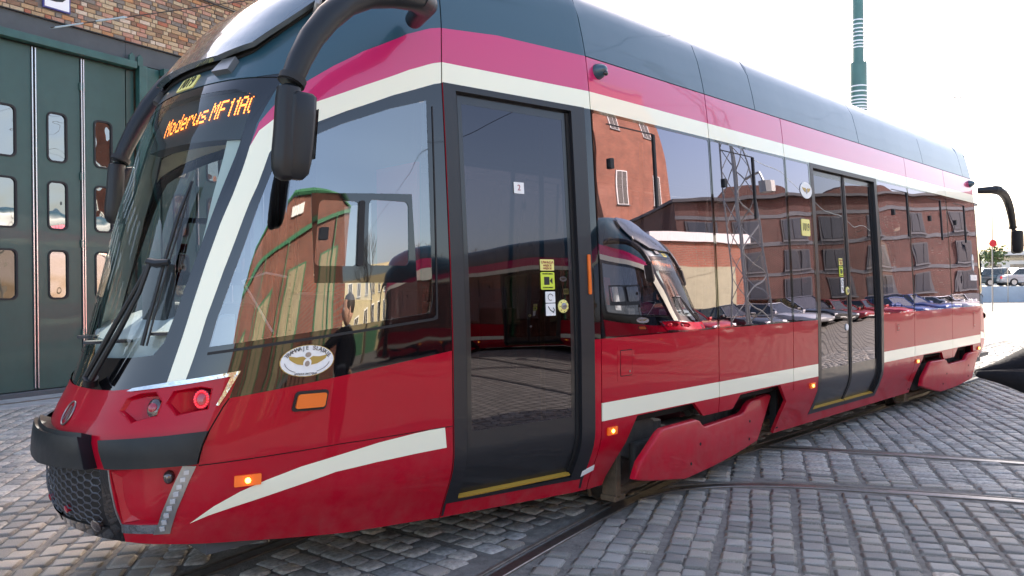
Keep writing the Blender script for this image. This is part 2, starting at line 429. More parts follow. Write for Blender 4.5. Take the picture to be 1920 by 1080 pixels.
def rail(pl, name='rail'):
    # grooved tram rail: head, groove, lip
    prof = [(-.075,-.12),(-.075,-.004),(-.070,0),(-.005,0.002),(.0,-.004),(.002,-.035),(.034,-.035),(.036,-.006),(.040,-.002),(.060,-.002),(.064,-.006),(.064,-.12)]
    V = []; n = len(prof)
    for i, p in enumerate(pl):
        a = Vector(pl[max(0,i-1)]); c = Vector(pl[min(len(pl)-1,i+1)]); t = (c-a).normalized(); nn = Vector((-t.y, t.x))
        for o_, z in prof: V.append((p[0]+nn.x*o_, p[1]+nn.y*o_, z))
    F = []; MI = []
    for i in range(len(pl)-1):
        for k in range(n-1):
            F.append((i*n+k, i*n+k+1, (i+1)*n+k+1, (i+1)*n+k)); MI.append(1 if k in (1,2) else 0)
    b = B(); b.v = V; b.f = F; b.mi = MI; return b.obj(name, ['rail_steel','rail_shine'], kind='structure')
for pl in (railA1, railA2, railB1, railB2): rail(pl, 'rail')
RAILS = [np.array(p) for p in (railA1, railA2, railB1, railB2)]
def dist_rails(P):
    d = np.full(len(P), 9.0)
    for L in RAILS:
        a = L[:-1]; e = L[1:]-a; l2 = (e**2).sum(1)
        for k in range(len(a)):
            m_ = (np.abs(P[:,0]-a[k,0]) < 1.2) & (np.abs(P[:,1]-a[k,1]) < 1.2)
            if not m_.any(): continue
            q = P[m_]-a[k]; t = np.clip((q@e[k])/l2[k], 0, 1); dd = np.sqrt(((q-t[:,None]*e[k])**2).sum(1)); d[m_] = np.minimum(d[m_], dd)
    return d
xa1 = np.array(railA1); xb1 = np.array(railB1); xb2 = np.array(railB2)
def zone(P):
    """0 foreground, 1 between the branch rails, 2 beyond the branch, 3 between the main rails, 4 far side of the main track"""
    x, y = P[:,0], P[:,1]
    ya1 = np.interp(x, xa1[:,0], xa1[:,1]); a2 = np.array(railA2); ya2 = np.interp(x, a2[:,0], a2[:,1])
    b1 = np.interp(-y, -xb1[:,1], xb1[:,0], left=-99); b2 = np.interp(-y, -xb2[:,1], xb2[:,0], left=-99)
    z = np.where(y > ya2, 4, np.where(y > ya1, 3, np.where(x < b1, 0, np.where(x < b2, 1, 2))))
    return z
# ---- setts
mats_sett = []
for i, c in enumerate([(.25,.24,.225),(.31,.298,.28),(.20,.193,.182),(.335,.305,.27),(.265,.245,.22)]):
    mats_sett.append(mat('granite_%d' % i, tuple(k*v for k,v in zip(c,(1.15,1.14,1.11))), .6, bump=(90,.9,.004), var=(34,.42)))
def sett_variant(seed, fine=True):
    r_ = np.random.default_rng(seed); n = 4 if fine else 2
    xs = np.array([-.5,-.36,.36,.5]) if fine else np.array([-.5,.5])
    V = []; 
    if fine:
        for j in range(4):
            for i in range(4):
                cx, cy = xs[i], xs[j]
                edge = i in (0,3) or j in (0,3); corner = i in (0,3) and j in (0,3)
                z = -.007 if edge else .0
                if corner: z = -.012; cx *= .93; cy *= .93
                V.append((cx+r_.uniform(-.035,.035), cy+r_.uniform(-.035,.035), z+r_.uniform(-.0045,.0045)))
        F = [(j*4+i, j*4+i+1, (j+1)*4+i+1, (j+1)*4+i) for j in range(3) for i in range(3)]
        ring = [0,1,2,3,7,11,15,14,13,12,8,4]
        k0 = len(V)
        for i in ring: V.append((V[i][0]*1.04, V[i][1]*1.04, -.055))
        for k in range(12): F.append((ring[k], k0+k, k0+(k+1) % 12, ring[(k+1) % 12]))
    else:
        V = [(-.38,-.38,0),(.38,-.38,0),(.38,.38,0),(-.38,.38,0),(-.49,-.49,-.014),(.49,-.49,-.014),(.49,.49,-.014),(-.49,.49,-.014),(-.51,-.51,-.055),(.51,-.51,-.055),(.51,.51,-.055),(-.51,.51,-.055)]
        V = [(a+r_.uniform(-.03,.03), b_+r_.uniform(-.03,.03), c+(r_.uniform(-.003,.003) if c > -.05 else 0)) for a,b_,c in V]
        F = [(0,1,2,3)]+[(k, k+4, (k+1)%4+4, (k+1)%4) for k in range(4)]+[(k+4, k+8, (k+1)%4+8, (k+1)%4+4) for k in range(4)]
    return np.array(V), np.array(F)
def field(ang, across, lmin, lmax, zones, extra=None):
    """courses run along direction ang; returns centres, sizes, angles"""
    e1 = np.array([math.cos(ang), math.sin(ang)]); e2 = np.array([-e1[1], e1[0]])
    out = []
    O = np.array([CX, CY])
    for c in np.arange(-26, 26, across):
        s = -26+rng.uniform(0,.2); wob = rng.uniform(-.008,.008); ph = rng.uniform(0,6); 
        while s < 27:
            l = rng.uniform(lmin, lmax)
            cc = c+wob+.016*math.sin(s*1.3+ph)
            p = O+e1*(s+l/2)+e2*cc
            out.append((p[0], p[1], l-.013, across-.017+rng.uniform(-.012,.006), ang+rng.uniform(-.04,.04)))
            s += l
    A = np.array(out)
    dx, dy = A[:,0]-CX, A[:,1]-CY; dep = dx*fw.x+dy*fw.y; sid = dx*rt.x+dy*rt.y; rr = np.hypot(dx,dy)
    ok = (rr < RFAR+.3) & (dep > -1.2) & (np.abs(sid) < np.maximum(dep,0)*.98+1.6) & ~((A[:,1] > 8.6+.24*(A[:,0]+1.43)) & (A[:,0] < 6))
    A = A[ok]; z = zone(A[:,:2]); A = A[np.isin(z, zones)]
    d = dist_rails(A[:,:2]); A = A[d > .075+.45*np.minimum(A[:,2],A[:,3])+.02]
    return A
angB = math.atan2(.45,.89)
F0 = field(angB, .158, .10, .165, [0])
F1 = field(angB, .20, .085, .13, [1])
F2 = field(angB+R(4), .155, .11, .18, [2])
F3 = field(R(90)+R(8), .155, .12, .19, [3])
F4 = field(R(58), .15, .13, .21, [4])
# the foreground left of the branch: courses swing round to follow the main track
ALL = np.concatenate([F0, F1, F2, F3, F4])
# rows of small setts hugging the rails
dep = (ALL[:,0]-CX)*fw.x+(ALL[:,1]-CY)*fw.y; sid = (ALL[:,0]-CX)*rt.x+(ALL[:,1]-CY)*rt.y
rr = np.hypot(dep, sid)
hidden = (ALL[:,1] > -1.0) & (ALL[:,1] < 4) & (ALL[:,0] > -2.2) & (ALL[:,0] < 13)
infr = (dep > .3) & (np.abs(sid/np.maximum(dep,.1)) < .69) & (1.58/np.maximum(dep,.1) < .388)
score = np.where(infr & ~hidden, rr, 1e3+rr)
order = np.argsort(score)
VAR = [sett_variant(i) for i in range(10)]; VARL = [sett_variant(100+i, False) for i in range(4)]
paving = link('cobbled_paving', (lambda me: me)(bpy.data.meshes.new('cobbled_paving')), None, kind='structure')
me = paving.data; me.from_pydata([(CX-2,CY-2,-.03),(CX+2,CY-2,-.03),(CX+2,CY+2,-.03),(CX-2,CY+2,-.03)], [], [(0,1,2,3)]); me.materials.append(M['joint_sand'])
single = {}
for vi in range(10):
    for mi in range(5):
        me = bpy.data.meshes.new('sett'); me.from_pydata(VAR[vi][0].tolist(), [], VAR[vi][1].tolist())
        me.materials.append(mats_sett[mi]); me.polygons.foreach_set('use_smooth', [True]*len(me.polygons)); single[vi,mi] = me
for k in order[:300]:
    x,y,l,wd,a = ALL[k]
    o = bpy.data.objects.new('sett', single[int(rng.integers(10)), int(rng.integers(5))]); COL.objects.link(o); o.parent = paving
    o.location = (x, y, rng.uniform(-.006,.004)); o.rotation_euler = (rng.uniform(-.025,.025), rng.uniform(-.025,.025), a); o.scale = (l, wd, 1)
rest = order[300:]
def merge(idx, variants, name):
    Vs = []; Fs = []; Ms = []; n0 = 0
    vi = rng.integers(len(variants), size=len(idx)); mi = rng.integers(5, size=len(idx))
    for v in range(len(variants)):
        sel = idx[vi == v]; ms = mi[vi == v]
        if len(sel) == 0: continue
        V0, F0_ = variants[v]; A = ALL[sel]; n = len(sel)
        X = V0[None,:,0]*A[:,2:3]; Y = V0[None,:,1]*A[:,3:4]; c = np.cos(A[:,4:5]); s = np.sin(A[:,4:5])
        tx = rng.uniform(-.03,.03,(n,1)); ty = rng.uniform(-.03,.03,(n,1))
        Z = V0[None,:,2]+rng.uniform(-.006,.004,(n,1))+X*tx+Y*ty
        W_ = np.stack([A[:,0:1]+X*c-Y*s, A[:,1:2]+X*s+Y*c, Z], 2).reshape(-1,3)
        FF = (F0_[None]+(np.arange(n)*len(V0))[:,None,None]).reshape(-1,4)+n0
        Vs.append(W_); Fs.append(FF); Ms.append(np.repeat(ms, len(F0_))); n0 += len(W_)
    V = np.concatenate(Vs); F = np.concatenate(Fs); Mi = np.concatenate(Ms)
    me = bpy.data.meshes.new(name); me.vertices.add(len(V)); me.vertices.foreach_set('co', V.ravel())
    me.loops.add(len(F)*4); me.loops.foreach_set('vertex_index', F.ravel().astype(np.int32)); me.polygons.add(len(F)); me.polygons.foreach_set('loop_start', np.arange(0, len(F)*4, 4, dtype=np.int32))
    for m_ in mats_sett: me.materials.append(m_)
    me.polygons.foreach_set('material_index', Mi.astype(np.int32)); me.polygons.foreach_set('use_smooth', np.ones(len(F), bool)); me.update(); me.validate()
    o = bpy.data.objects.new(name, me); COL.objects.link(o); o.parent = paving; o['kind'] = 'stuff'
    return o
rd = rr[rest]
near_i = rest[rd < 11]; far_i = rest[rd >= 11]
print('setts', len(ALL), len(near_i), len(far_i))
merge(near_i, VAR, 'sett_field'); merge(far_i, VARL, 'sett_field')

# ------------------------------------------------------------------ depot hall on the left
FP = Vector((-1.43,8.55,0)); FA = math.atan2(.233,.972)
depot = empty('tram_depot', FP, FA, label='brick tram depot with tall dark green folding doors behind the tram', cat='building')
for nm, c in (('brick_tan',(.40,.27,.15)),('brick_buff',(.46,.35,.22)),('brick_red',(.36,.13,.075)),('brick_pink',(.42,.23,.16)),('brick_brown',(.22,.13,.08)),('brick_orange',(.44,.22,.10)),('brick_grey',(.20,.17,.14)),('brick_pale',(.55,.44,.33))):
    mat(nm, c, .85, bump=(55,.7,.004), var=(30,.22))
mat('mortar', (.17,.15,.13), .95, bump=(80,.8,.004), var=(12,.2))
mat('door_green', (.021,.066,.056), .42, 0, .15, bump=(3,.3,.004), var=(4,.10))
mat('beam_teal', (.022,.085,.075), .45, 0, .1, var=(5,.2))
mat('lintel_grey', (.062,.072,.078), .6, var=(3,.12))
mat('concrete', (.30,.30,.29), .85, bump=(20,.6,.005), var=(5,.2))
mat('sign_white', (.80,.80,.80), .4)
mat('sign_blue', (.05,.05,.22), .4)
mat('wire_dark', (.03,.028,.027), .5, .3)
mat('insulator', (.35,.45,.48), .4)
S0, S1 = -9.0, 11.0; ZB, ZT = 5.66, 8.9
b = B(); b.box(S0,S1,.0,.35,ZB,ZT); b.box(S0,S1,3,14,-.1,ZT-.2); b.box(S1-.35,S1,.35,14,0,ZT); b.box(S0,S1-.36,.35,14,ZT-.4,ZT-.1); b.obj('wall', 'mortar', depot)
b = B(); b.box(S0,S1-.36,.36,2.99,-.04,-.005); b.obj('hall_floor', 'concrete', depot)
b = B(); b.box(S0,S1,-.06,.10,ZB-.018,ZB+.0); b.obj('drip_edge', 'rubber', depot)
b = B(); b.box(S0,1.90,-.02,.2,5.33,5.642); b.obj('lintel', 'lintel_grey', depot); b = B(); b.box(1.905,S1,-.02,.2,5.33,5.642); b.obj('lintel', 'lintel_grey', depot)
b = B(); b.box(S0,2.02,-.16,-.021,5.215,5.33,.006); b.obj('door_track', 'beam_teal', depot)
b = B(); b.box(2.5,S1-.3,-.16,-.021,5.215,5.33,.006); b.obj('door_track', 'beam_teal', depot)
for s_ in (1.96,2.10):
    b = B(); b.prism([(s_-.045,5.28),(s_+.045,5.28),(s_+.045,5.42),(s_,5.47),(s_-.045,5.42)], -.12, -.08); b.obj('track_bracket', 'beam_teal', depot)
# bricks
bn = ['brick_tan','brick_buff','brick_red','brick_pink','brick_brown','brick_orange','brick_grey','brick_pale']
bw = [.25,.21,.07,.15,.13,.03,.10,.06]
brick_me = {}
for L_ in (.18,.086):
    for m_ in bn:
        b = B(); x,y,z = L_/2,.05,.031; e = .004
        b.add([(-x,-.0,-z),(x,0,-z),(x,0,z),(-x,0,z),(-x,y,-z),(x,y,-z),(x,y,z),(-x,y,z),(-x+e,-.005,-z+e),(x-e,-.005,-z+e),(x-e,-.005,z-e),(-x+e,-.005,z-e)],
              [(8,9,10,11),(0,1,9,8),(1,2,10,9),(2,3,11,10),(3,0,8,11),(0,4,5,1),(1,5,6,2),(2,6,7,3),(3,7,4,0)])
        me = b.mesh('brick'); me.materials.append(M[m_]); brick_me[L_,m_] = me
BR = []
row = 0; z = ZB+.036
while z < ZT-.05:
    s_ = -1.6+(.0 if row % 2 else -.06); k = row % 2
    while s_ < 7.0:
        L_ = .18 if (k % 2 == 0 or rng.random() < .15) else .086; k += 1
        if s_+L_ < S1-.01:
            if not (.60 < s_+L_/2 < 1.02 and 5.83 < z < 6.45): BR.append((s_+L_/2, z, L_, str(rng.choice(bn, p=bw))))
        s_ += L_+.012
    z += .073; row += 1
BR.sort(key=lambda t: (0 if (-.1 < t[0] < 4.6 and t[1] < 7.6 and t[1] > 5.0 and t[1]-5.66 < .35+t[0]*.8+.6) else 50)+t[0]*.6+(t[1]-ZB))
for s_,z,L_,m_ in BR[:300]:
    o = bpy.data.objects.new('brick', brick_me[L_,m_]); COL.objects.link(o); o.parent = depot; o.location = (s_, -.012+rng.uniform(-.003,.004), z+rng.uniform(-.002,.002)); o.rotation_euler = (0, rng.uniform(-.008,.008), 0)
b = B()
for s_,z,L_,m_ in BR[300:]:
    b.cur = bn.index(m_); x = L_/2; e = .004; zz = .031; y0 = -.012+rng.uniform(-.003,.004)
    b.add([(s_-x,y0+.05,z-zz),(s_+x,y0+.05,z-zz),(s_+x,y0+.05,z+zz),(s_-x,y0+.05,z+zz),(s_-x+e,y0-.005,z-zz+e),(s_+x-e,y0-.005,z-zz+e),(s_+x-e,y0-.005,z+zz-e),(s_-x+e,y0-.005,z+zz-e)], [(4,5,6,7),(0,1,5,4),(1,2,6,5),(2,3,7,6),(3,0,4,7)])
b.obj('brickwork', bn, depot, kind='stuff')
# folding doors: leaves with rounded lights
def leaf_panel(s0, s1, z0, z1, wins, name='door_panel'):
    lay = [('hole', rrect(a,b_,c,d,.07,5)) for a,b_,c,d in wins]
    v, o = partition([(s0,z0),(s1,z0),(s1,z1),(s0,z1)], lay, [], 'a', .3)
    me = bpy.data.meshes.new(name); idx = {}; V = []; F = []
    for f in o['a']:
        for i in f:
            if i not in idx: idx[i] = len(V); V.append((v[i][0], -.0, v[i][1]))
        F.append(tuple(idx[i] for i in f))
    me.from_pydata(V, [], F); bm = bmesh.new(); bm.from_mesh(me)
    r = bmesh.ops.extrude_face_region(bm, geom=bm.faces[:])
    for g_ in r['geom']:
        if isinstance(g_, bmesh.types.BMVert): g_.co.y += .06
    bmesh.ops.recalc_face_normals(bm, faces=bm.faces); bm.to_mesh(me); bm.free()
    p = link(name, me, 'door_green', depot)
    for a,b_,c,d in wins:
        outer = rrect(a-.022,b_+.022,c-.022,d+.022,.085,5); inner = rrect(a+.004,b_-.004,c+.004,d-.004,.068,5); n = len(outer); V = []
        for P_, y in ((outer,-.001),(outer,-.014),(inner,-.014),(inner,.02)): V += [(x,y,z) for x,z in P_]
        bb = B(); bb.add(V, [(k*n+i, k*n+(i+1)%n, (k+1)*n+(i+1)%n, (k+1)*n+i) for k in range(3) for i in range(n)]); bb.obj('window_gasket', 'rubber', p)
        bb = B(); bb.prism(inner, .012, .018); bb.obj('pane', 'pane_glass', p)
    return p
rows = [(3.54,4.26),(2.51,3.215),(1.46,2.165)]
def win(c): return [(c-.13,c+.13,a,b_) for a,b_ in rows]
sets = [(-2.32,-1.68,-2.0),(-1.66,-1.02,-1.34),(-.93,-.27,-.60),(-.25,.445,.09),(.525,1.16,.815),(1.225,1.90,1.525),(2.55,3.2,2.9),(3.25,3.9,3.57),(3.98,4.65,4.3),(4.7,5.4,5.05),(6.0,6.7,6.35),(6.8,7.5,7.15),(7.6,8.3,7.95),(8.4,9.1,8.75),(-3.0,-2.35,-2.7),(-3.7,-3.05,-3.4),(-4.5,-3.8,-4.15),(-5.2,-4.55,-4.9)]
for a,b_,c in sets: leaf_panel(a,b_,.10,5.20,win(c))
mat('alu_edge', (.62,.64,.66), .25, .9)
for s_ in (.452,.497,1.172,1.206,-.262,-1.012,-.95,3.225,3.93,4.67):
    b = B(); b.box(s_,s_+.014,-.03,.05,.12,5.19); b.obj('edge_strip', 'alu_edge', depot)
for s_ in (.474,1.188): 
    b = B(); b.box(s_,s_+.018,.02,.04,.12,5.19); b.obj('edge_seal', 'rubber', depot)
for z in (.9,2.3,3.35,4.75):
    for s_ in (1.188,3.23):
        b = B(); b.box(s_-.04,s_-.012,-.03,-.002,z-.06,z+.06,.004); b.box(s_+.028,s_+.056,-.03,-.002,z-.06,z+.06,.004); b.tube([(s_+.008,-.03,z-.06),(s_+.008,-.03,z+.06)], .012, 8); b.obj('hinge', 'door_green', depot)
b = B(); b.box(2.08,2.22,-.12,.0,.0,5.30,.01); b.obj('column', 'beam_teal', depot)
b = B(); b.box(2.26,2.50,-.02,.2,.0,5.32,.01); b.obj('column', 'beam_teal', depot)
b = B(); b.box(1.93,2.06,.02,.3,.0,5.2); b.obj('door_post', 'door_green', depot)
b = B(); b.box(S0,S1,-.05,.08,-.02,.085,.01); b.obj('threshold', 'lintel_grey', depot)
b = B(); b.box(S0,S1,-1.0,-.055,-.04,.012,.01); b.obj('door_apron', 'concrete', depot)
b = B(); b.box(S0,S1,-.58,-.50,-.02,.018); b.obj('floor_rail', 'rail_steel', depot)
p = B().box(.61,1.012,-.05,-.014,5.825,6.42,.004).obj('bay_sign', 'sign_blue', depot); B().box(.632,.99,-.056,-.0505,5.847,6.40).obj('sign_face', 'sign_white', p)
me = text_mesh('D', .50); me.transform(Matrix.Translation((.81,-.058,6.10)) @ Matrix.Rotation(R(90),4,'X')); me.materials.clear(); link('lettering', me, 'ink', p)
# tie wire in front of the wall
def wire(pts, r_, name, label, m='wire_dark', group=None, sag=0, n=14):
    if sag:
        a, c = Vector(pts[0]), Vector(pts[-1]); pts = [a.lerp(c, k/n)-Vector((0,0,sag*4*(k/n)*(1-k/n))) for k in range(n+1)]
    b = B(); b.tube(pts, r_, 6); return b.obj(name, m, label=label, cat='wire', group=group)
def FW_(s_, off, z): c, s2 = math.cos(FA), math.sin(FA); return Vector((FP.x+s_*c+off*s2, FP.y+s_*s2-off*c, z))
wr = wire([FW_(.6,.28,5.46), FW_(3.4,.8,6.60), FW_(9,1.8,8.9)], .009, 'span_wire', 'thin span wire with clamps rising in front of the depot brickwork')
b = B(); b.tube([FW_(.6,.26,5.455), FW_(.66,.29,5.48), FW_(1.02,.36,5.63), FW_(1.04,.36,5.64)], [.006,.014,.012,.008], 8); b.obj('clamp', 'insulator', wr)
b = B(); b.tube([FW_(1.2,.40,5.71), FW_(1.26,.41,5.735), FW_(1.50,.45,5.83), FW_(1.60,.47,5.87), FW_(1.66,.48,5.89)], [.008,.018,.012,.022,.008], 8); b.obj('insulator', 'insulator', wr)
wire([FW_(2.0,.05,6.80), FW_(3.28,.05,6.79), FW_(4.3,.05,6.77), FW_(10.8,.05,6.73)], .016, 'wall_cable', 'dark cable running along the depot brick wall')

# ------------------------------------------------------------------ catenary pole and wires
mat('pole_green', (.045,.14,.125), .4, 0, .4, var=(2,.15))
mat('band_white', (.75,.78,.80), .35, .2)
# pole: 14 m beyond the tram
def at_px(px, py, depth):
    x = (px-960)/1420*depth; return Vector((CX+fw.x*depth+rt.x*x, CY+fw.y*depth+rt.y*x, 1.58-(py-(536-.0087*(px-960)))/1420*depth))
pp = at_px(1612,100,17); px_, py_ = pp.x, pp.y
pole = empty('catenary_pole', (px_,py_,0), label='tall green steel catenary pole with pale bands rising behind the tram roof', cat='pole')
b = B(); b.cyl((0,0,0),(0,0,6.50),.185,24); b.obj('lower_shaft', 'pole_green', pole, smooth=True)
b = B(); b.cyl((0,0,6.50),(0,0,12.5),.122,24); b.obj('upper_shaft', 'pole_green', pole, smooth=True)
zs = lambda y: 1.58-(y-530.5)/1420*17
for y in (165,175,184,191,197,203,208): b = B(); b.tube([(0,0,zs(y)),(0,0,zs(y)+.028)], .192, 24); b.obj('band', 'band_white', pole, smooth=True)
for y in (41,49,57,64,71,80,86,92): b = B(); b.tube([(0,0,zs(y)),(0,0,zs(y)+.028)], .130, 24); b.obj('band', 'band_white', pole, smooth=True)
b = B(); b.tube([(.17*rt.x,.17*rt.y,zs(130)),(.17*rt.x,.17*rt.y,12.4)], .010, 6); b.obj('conduit', 'wire_dark', pole)
G = 'overhead wires above the yard'
wire([(-30,-3.2,5.9),(60,-3.2,5.9)], .007, 'contact_wire', 'overhead contact wire running along the yard over the foreground', group=G)
wire([(4.2,-30,5.8),(4.2,-1,5.85),(6,4,6.2),(px_,py_,7.2)], .007, 'contact_wire', 'overhead contact wire bending to the catenary pole', group=G)
wire([(15.3,-8.2,7.8),(px_,py_,7.6)], .006, 'span_wire', 'span wire from the lattice mast to the catenary pole', sag=.3)
wire([(15.3,-8.2,8.4),(-6,-13,7.6)], .008, 'feeder_cable', 'feeder cable from the lattice mast to the brick hall', sag=.6)
wire([(15.3,-8.2,6.6),(48,-16,6.4)], .014, 'feeder_cable', 'pale feeder cable drooping from the lattice mast past the long brick building', 'insulator', sag=.5)
wire([at_px(1540,206,60), at_px(1690,195,60), at_px(1780,185,60), at_px(1870,172,60), at_px(2300,100,60)], .035, 'far_wire', 'faint overhead wire far beyond the tram roof')
wire([at_px(1500,150,60), at_px(1740,174,60), at_px(1850,190,60), at_px(2300,262,60)], .03, 'far_wire', 'second faint overhead wire crossing far beyond the tram roof')

# ------------------------------------------------------------------ the tram
tram = empty('tram', (0,0,0), label='red low-floor tram with cream stripes standing on the cobbles in front of the depot', cat='tram', group='red trams in the depot yard')
QN = XB-RN       # centre of the nose
def band(h0, h1, q0, q1, n=12): return [(q0,h0),(q1,h0),(q1,h1),(q0,h1)]
pink_top = [(XA+.02,3.11),(-.6,3.11),(-1.007,3.077),(-1.338,2.998),(-1.733,2.85),(-1.925,2.749),(-2.101,2.631),(-2.222,2.527),(-2.298,2.415),(-2.328,2.292)]
pink_bot = [(XA+.02,2.87),(-.6,2.87),(-1.014,2.87),(-1.309,2.788),(-1.676,2.658),(-1.982,2.541),(-2.107,2.487),(-2.218,2.434),(-2.29,2.373),(-2.328,2.292)]
white_bot = [(XA+.02,2.75),(-.6,2.75),(-1.015,2.75),(-1.434,2.63),(-1.771,2.509),(-2.002,2.414),(-2.121,2.348),(-2.182,2.307),(-2.212,2.26)]
pil_r = [(-2.212,2.26),(-2.238,2.098),(-2.264,2.003),(-2.291,1.885),(-2.341,1.665),(-2.384,1.439),(-2.403,1.265),(-2.417,1.14)]
pil_l = [(-2.328,2.292),(-2.341,2.165),(-2.36,2.04),(-2.397,1.896),(-2.435,1.707),(-2.465,1.503),(-2.483,1.343),(-2.495,1.233),(-2.502,1.128)]
ws_r = [(-2.217,2.69),(-2.249,2.606),(-2.283,2.497),(-2.312,2.406),(-2.328,2.292)]
ws_bot = [(-2.502,1.128),(-2.611,1.11),(-2.802,1.087),(-3.0,1.08),(QN-.02,1.08)]
red_b = [(-1.03,1.215),(-1.472,1.157),(-1.822,1.107),(-2.125,1.065),(-2.2,1.055)]
chrome_in = [(-2.2,1.055),(-2.184,1.183),(-2.417,1.14)]
swoosh = [(-2.293,.479),(-2.192,.554),(-2.088,.611),(-1.978,.652),(-1.829,.695),(-1.645,.728),(-1.458,.76),(-1.252,.78),(-1.08,.79),(-1.07,.672),(-1.252,.668),(-1.47,.659),(-1.669,.643),(-1.909,.589),(-2.107,.541),(-2.215,.511)]
fascia = [(-2.184,1.183),(-2.21,1.019),(-2.233,.912),(-2.257,.76),(QN-.02,.72),(QN-.02,1.08),(-3.0,1.08),(-2.802,1.087),(-2.611,1.11),(-2.502,1.128),(-2.417,1.14)]
bump_low = [(-2.259,.912),(-2.275,.752),(QN-.02,.705),(QN-.02,.86)]
dom = [(XA,4.3),(XA,.21),(-.01,.209),(-1.01,.241),(-1.62,.288),(-2.098,.35),(-2.388,.375),(-2.626,.39),(-2.75,.405),(QN,.43),(QN,4.3)]
DOOR0, DOOR1 = -.935, -.055
quarter = [
 ('roof_shell', [(XA+.02,4.32)]+pink_top+[(-2.312,2.406),(-2.283,2.497),(-2.249,2.606),(-2.217,2.69),(-2.45,2.66),(-2.9,2.65),(QN-.02,2.65),(QN-.02,4.32)]),
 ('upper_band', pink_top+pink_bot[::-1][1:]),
 ('cream_stripe', pink_bot+[(-2.212,2.26)]+white_bot[::-1][1:]),
 ('cab_side_surround', white_bot+pil_r[1:]+[(-2.184,1.183),(-2.2,1.055)]+red_b[::-1][1:]+[(-1.03,1.225),(-1.03,2.75)]),
 ('cab_pillar', pil_l+pil_r[::-1]),
 ('windshield_surround', [(-2.217,2.69),(-2.249,2.606),(-2.283,2.497),(-2.312,2.406)]+pil_l+ws_bot[1:]+[(QN-.02,2.65),(-2.9,2.65),(-2.45,2.66)]),
 ('front_fascia', fascia),
 ('swoosh_stripe', swoosh),
 ('windshield', [(QN-.02,2.60),(-2.9,2.60),(-2.5,2.60),(-2.36,2.56),(-2.39,2.3),(-2.44,2.0),(-2.50,1.7),(-2.55,1.45),(-2.575,1.32),(-2.62,1.262),(-2.75,1.245),(-3.0,1.235),(QN-.02,1.235)]),
 ('cab_window', [(-1.15,2.63),(-1.46,2.55),(-1.797,2.435),(-2.04,2.33),(-2.14,2.27),(-2.17,2.2),(-2.235,1.9),(-2.29,1.65),(-2.335,1.42),(-2.345,1.30),(-2.02,1.34),(-1.675,1.38),(-1.17,1.435),(-1.15,1.5)]),
 ('front_grille', [(-2.665,.735),(-2.628,.62),(-2.592,.50),(-2.605,.37),(QN-.02,.40),(QN-.02,.735)]),
 ('recess_hole', [(-2.70,1.0),(-2.69,1.055),(-2.62,1.082),(-2.535,1.092),(-2.49,1.05),(-2.485,.985),(-2.60,.950)]),
 ('recess_hole', [(-2.47,1.04),(-2.455,1.095),(-2.34,1.115),(-2.285,1.105),(-2.275,1.01),(-2.40,.985)]),
 ('light_pocket', [(-2.655,.735),(-2.33,.757),(-2.41,.49),(-2.585,.487),(-2.62,.62)]),
 ('door_frame', [(DOOR0-.085,.25),(DOOR0-.085,2.752),(XA-.055,2.752),(XA-.055,.23)]),
 ('door_sill', [(DOOR0-.07,.10),(DOOR0-.07,.325),(XA-.075,.298),(XA-.075,.10)]),
 ('door_pillar', [(XA-.055,1.225),(XA-.055,2.75),(XA+.02,2.75),(XA+.02,1.225)]),
 ('doorway', [(DOOR0,.34),(DOOR0,2.715),(DOOR1,2.715),(DOOR1,.325)]),
 ('panel_joint', [(-1.030,.1),(-1.030,2.76),(-1.012,3.0),(-.985,3.27),(-.97,4.32),(-.962,4.32),(-.977,3.27),(-1.004,3.0),(-1.022,2.76),(-1.022,.1)]),
 ('panel_joint', [(-2.259,.750),(-1.646,.779),(-1.03,.786),(-1.03,.791),(-1.646,.784),(-2.259,.756)]),
 ('panel_joint', [(-2.259,.76),(-2.233,.912),(-2.21,1.019),(-2.196,1.055),(-2.203,1.055),(-2.217,1.019),(-2.24,.912),(-2.266,.76)]),
 ('panel_joint', [(-2.17,2.665),(-2.45,2.665),(-2.9,2.655),(QN-.02,2.655),(QN-.02,2.648),(-2.9,2.648),(-2.45,2.658),(-2.17,2.658)]),
]
hs = [.28,.34,.40,.46,.52,.57,.62,.68,.74,.85,.95,1.05,1.15,1.25,1.35,1.45,1.6,1.75,1.9,2.05,2.2,2.35,2.5,2.6,2.7,2.8,2.9,3.0,3.07,3.14,3.2,3.26,3.32,3.38,3.44,3.5,3.55,3.6,3.7,3.85,4.0,4.15]
grid = []
for i, h in enumerate(hs):
    q = XA-.05
    while q > QN+.02:
        grid.append((q+(.02 if i % 2 else 0), h)); q -= (.075 if q < XB-.3 else .1)
v4, reg = partition(dom, quarter, grid, 'cab_side_panel')
spec = {  # region: (material, offset, skirt depth)
 'cab_side_panel': ('red_paint',0,.03), 'roof_shell': ('roof_paint',0,.03), 'upper_band': ('band_sky_pink',0,.02), 'cream_stripe': ('cream_paint',0,.02),
 'cab_side_surround': ('black_gloss',-.001,.03), 'cab_pillar': ('cream_paint',0,.03), 'windshield_surround': ('black_gloss',-.002,.03), 'front_fascia': ('red_paint',.004,.03),
 'swoosh_stripe': ('cream_paint',.0,.01), 'windshield': ('windshield_glass',-.003,.006), 'cab_window': ('cab_glass',-.003,.006), 'front_grille': ('grille_dark',-.02,.04),
 'light_pocket': ('red_paint',-.03,.02), 'door_frame': ('frame_black',.002,.09), 'door_sill': ('red_paint',0,.05), 'door_pillar': ('black_gloss',0,.03), 'panel_joint': ('joint_dark',-.006,.004)}
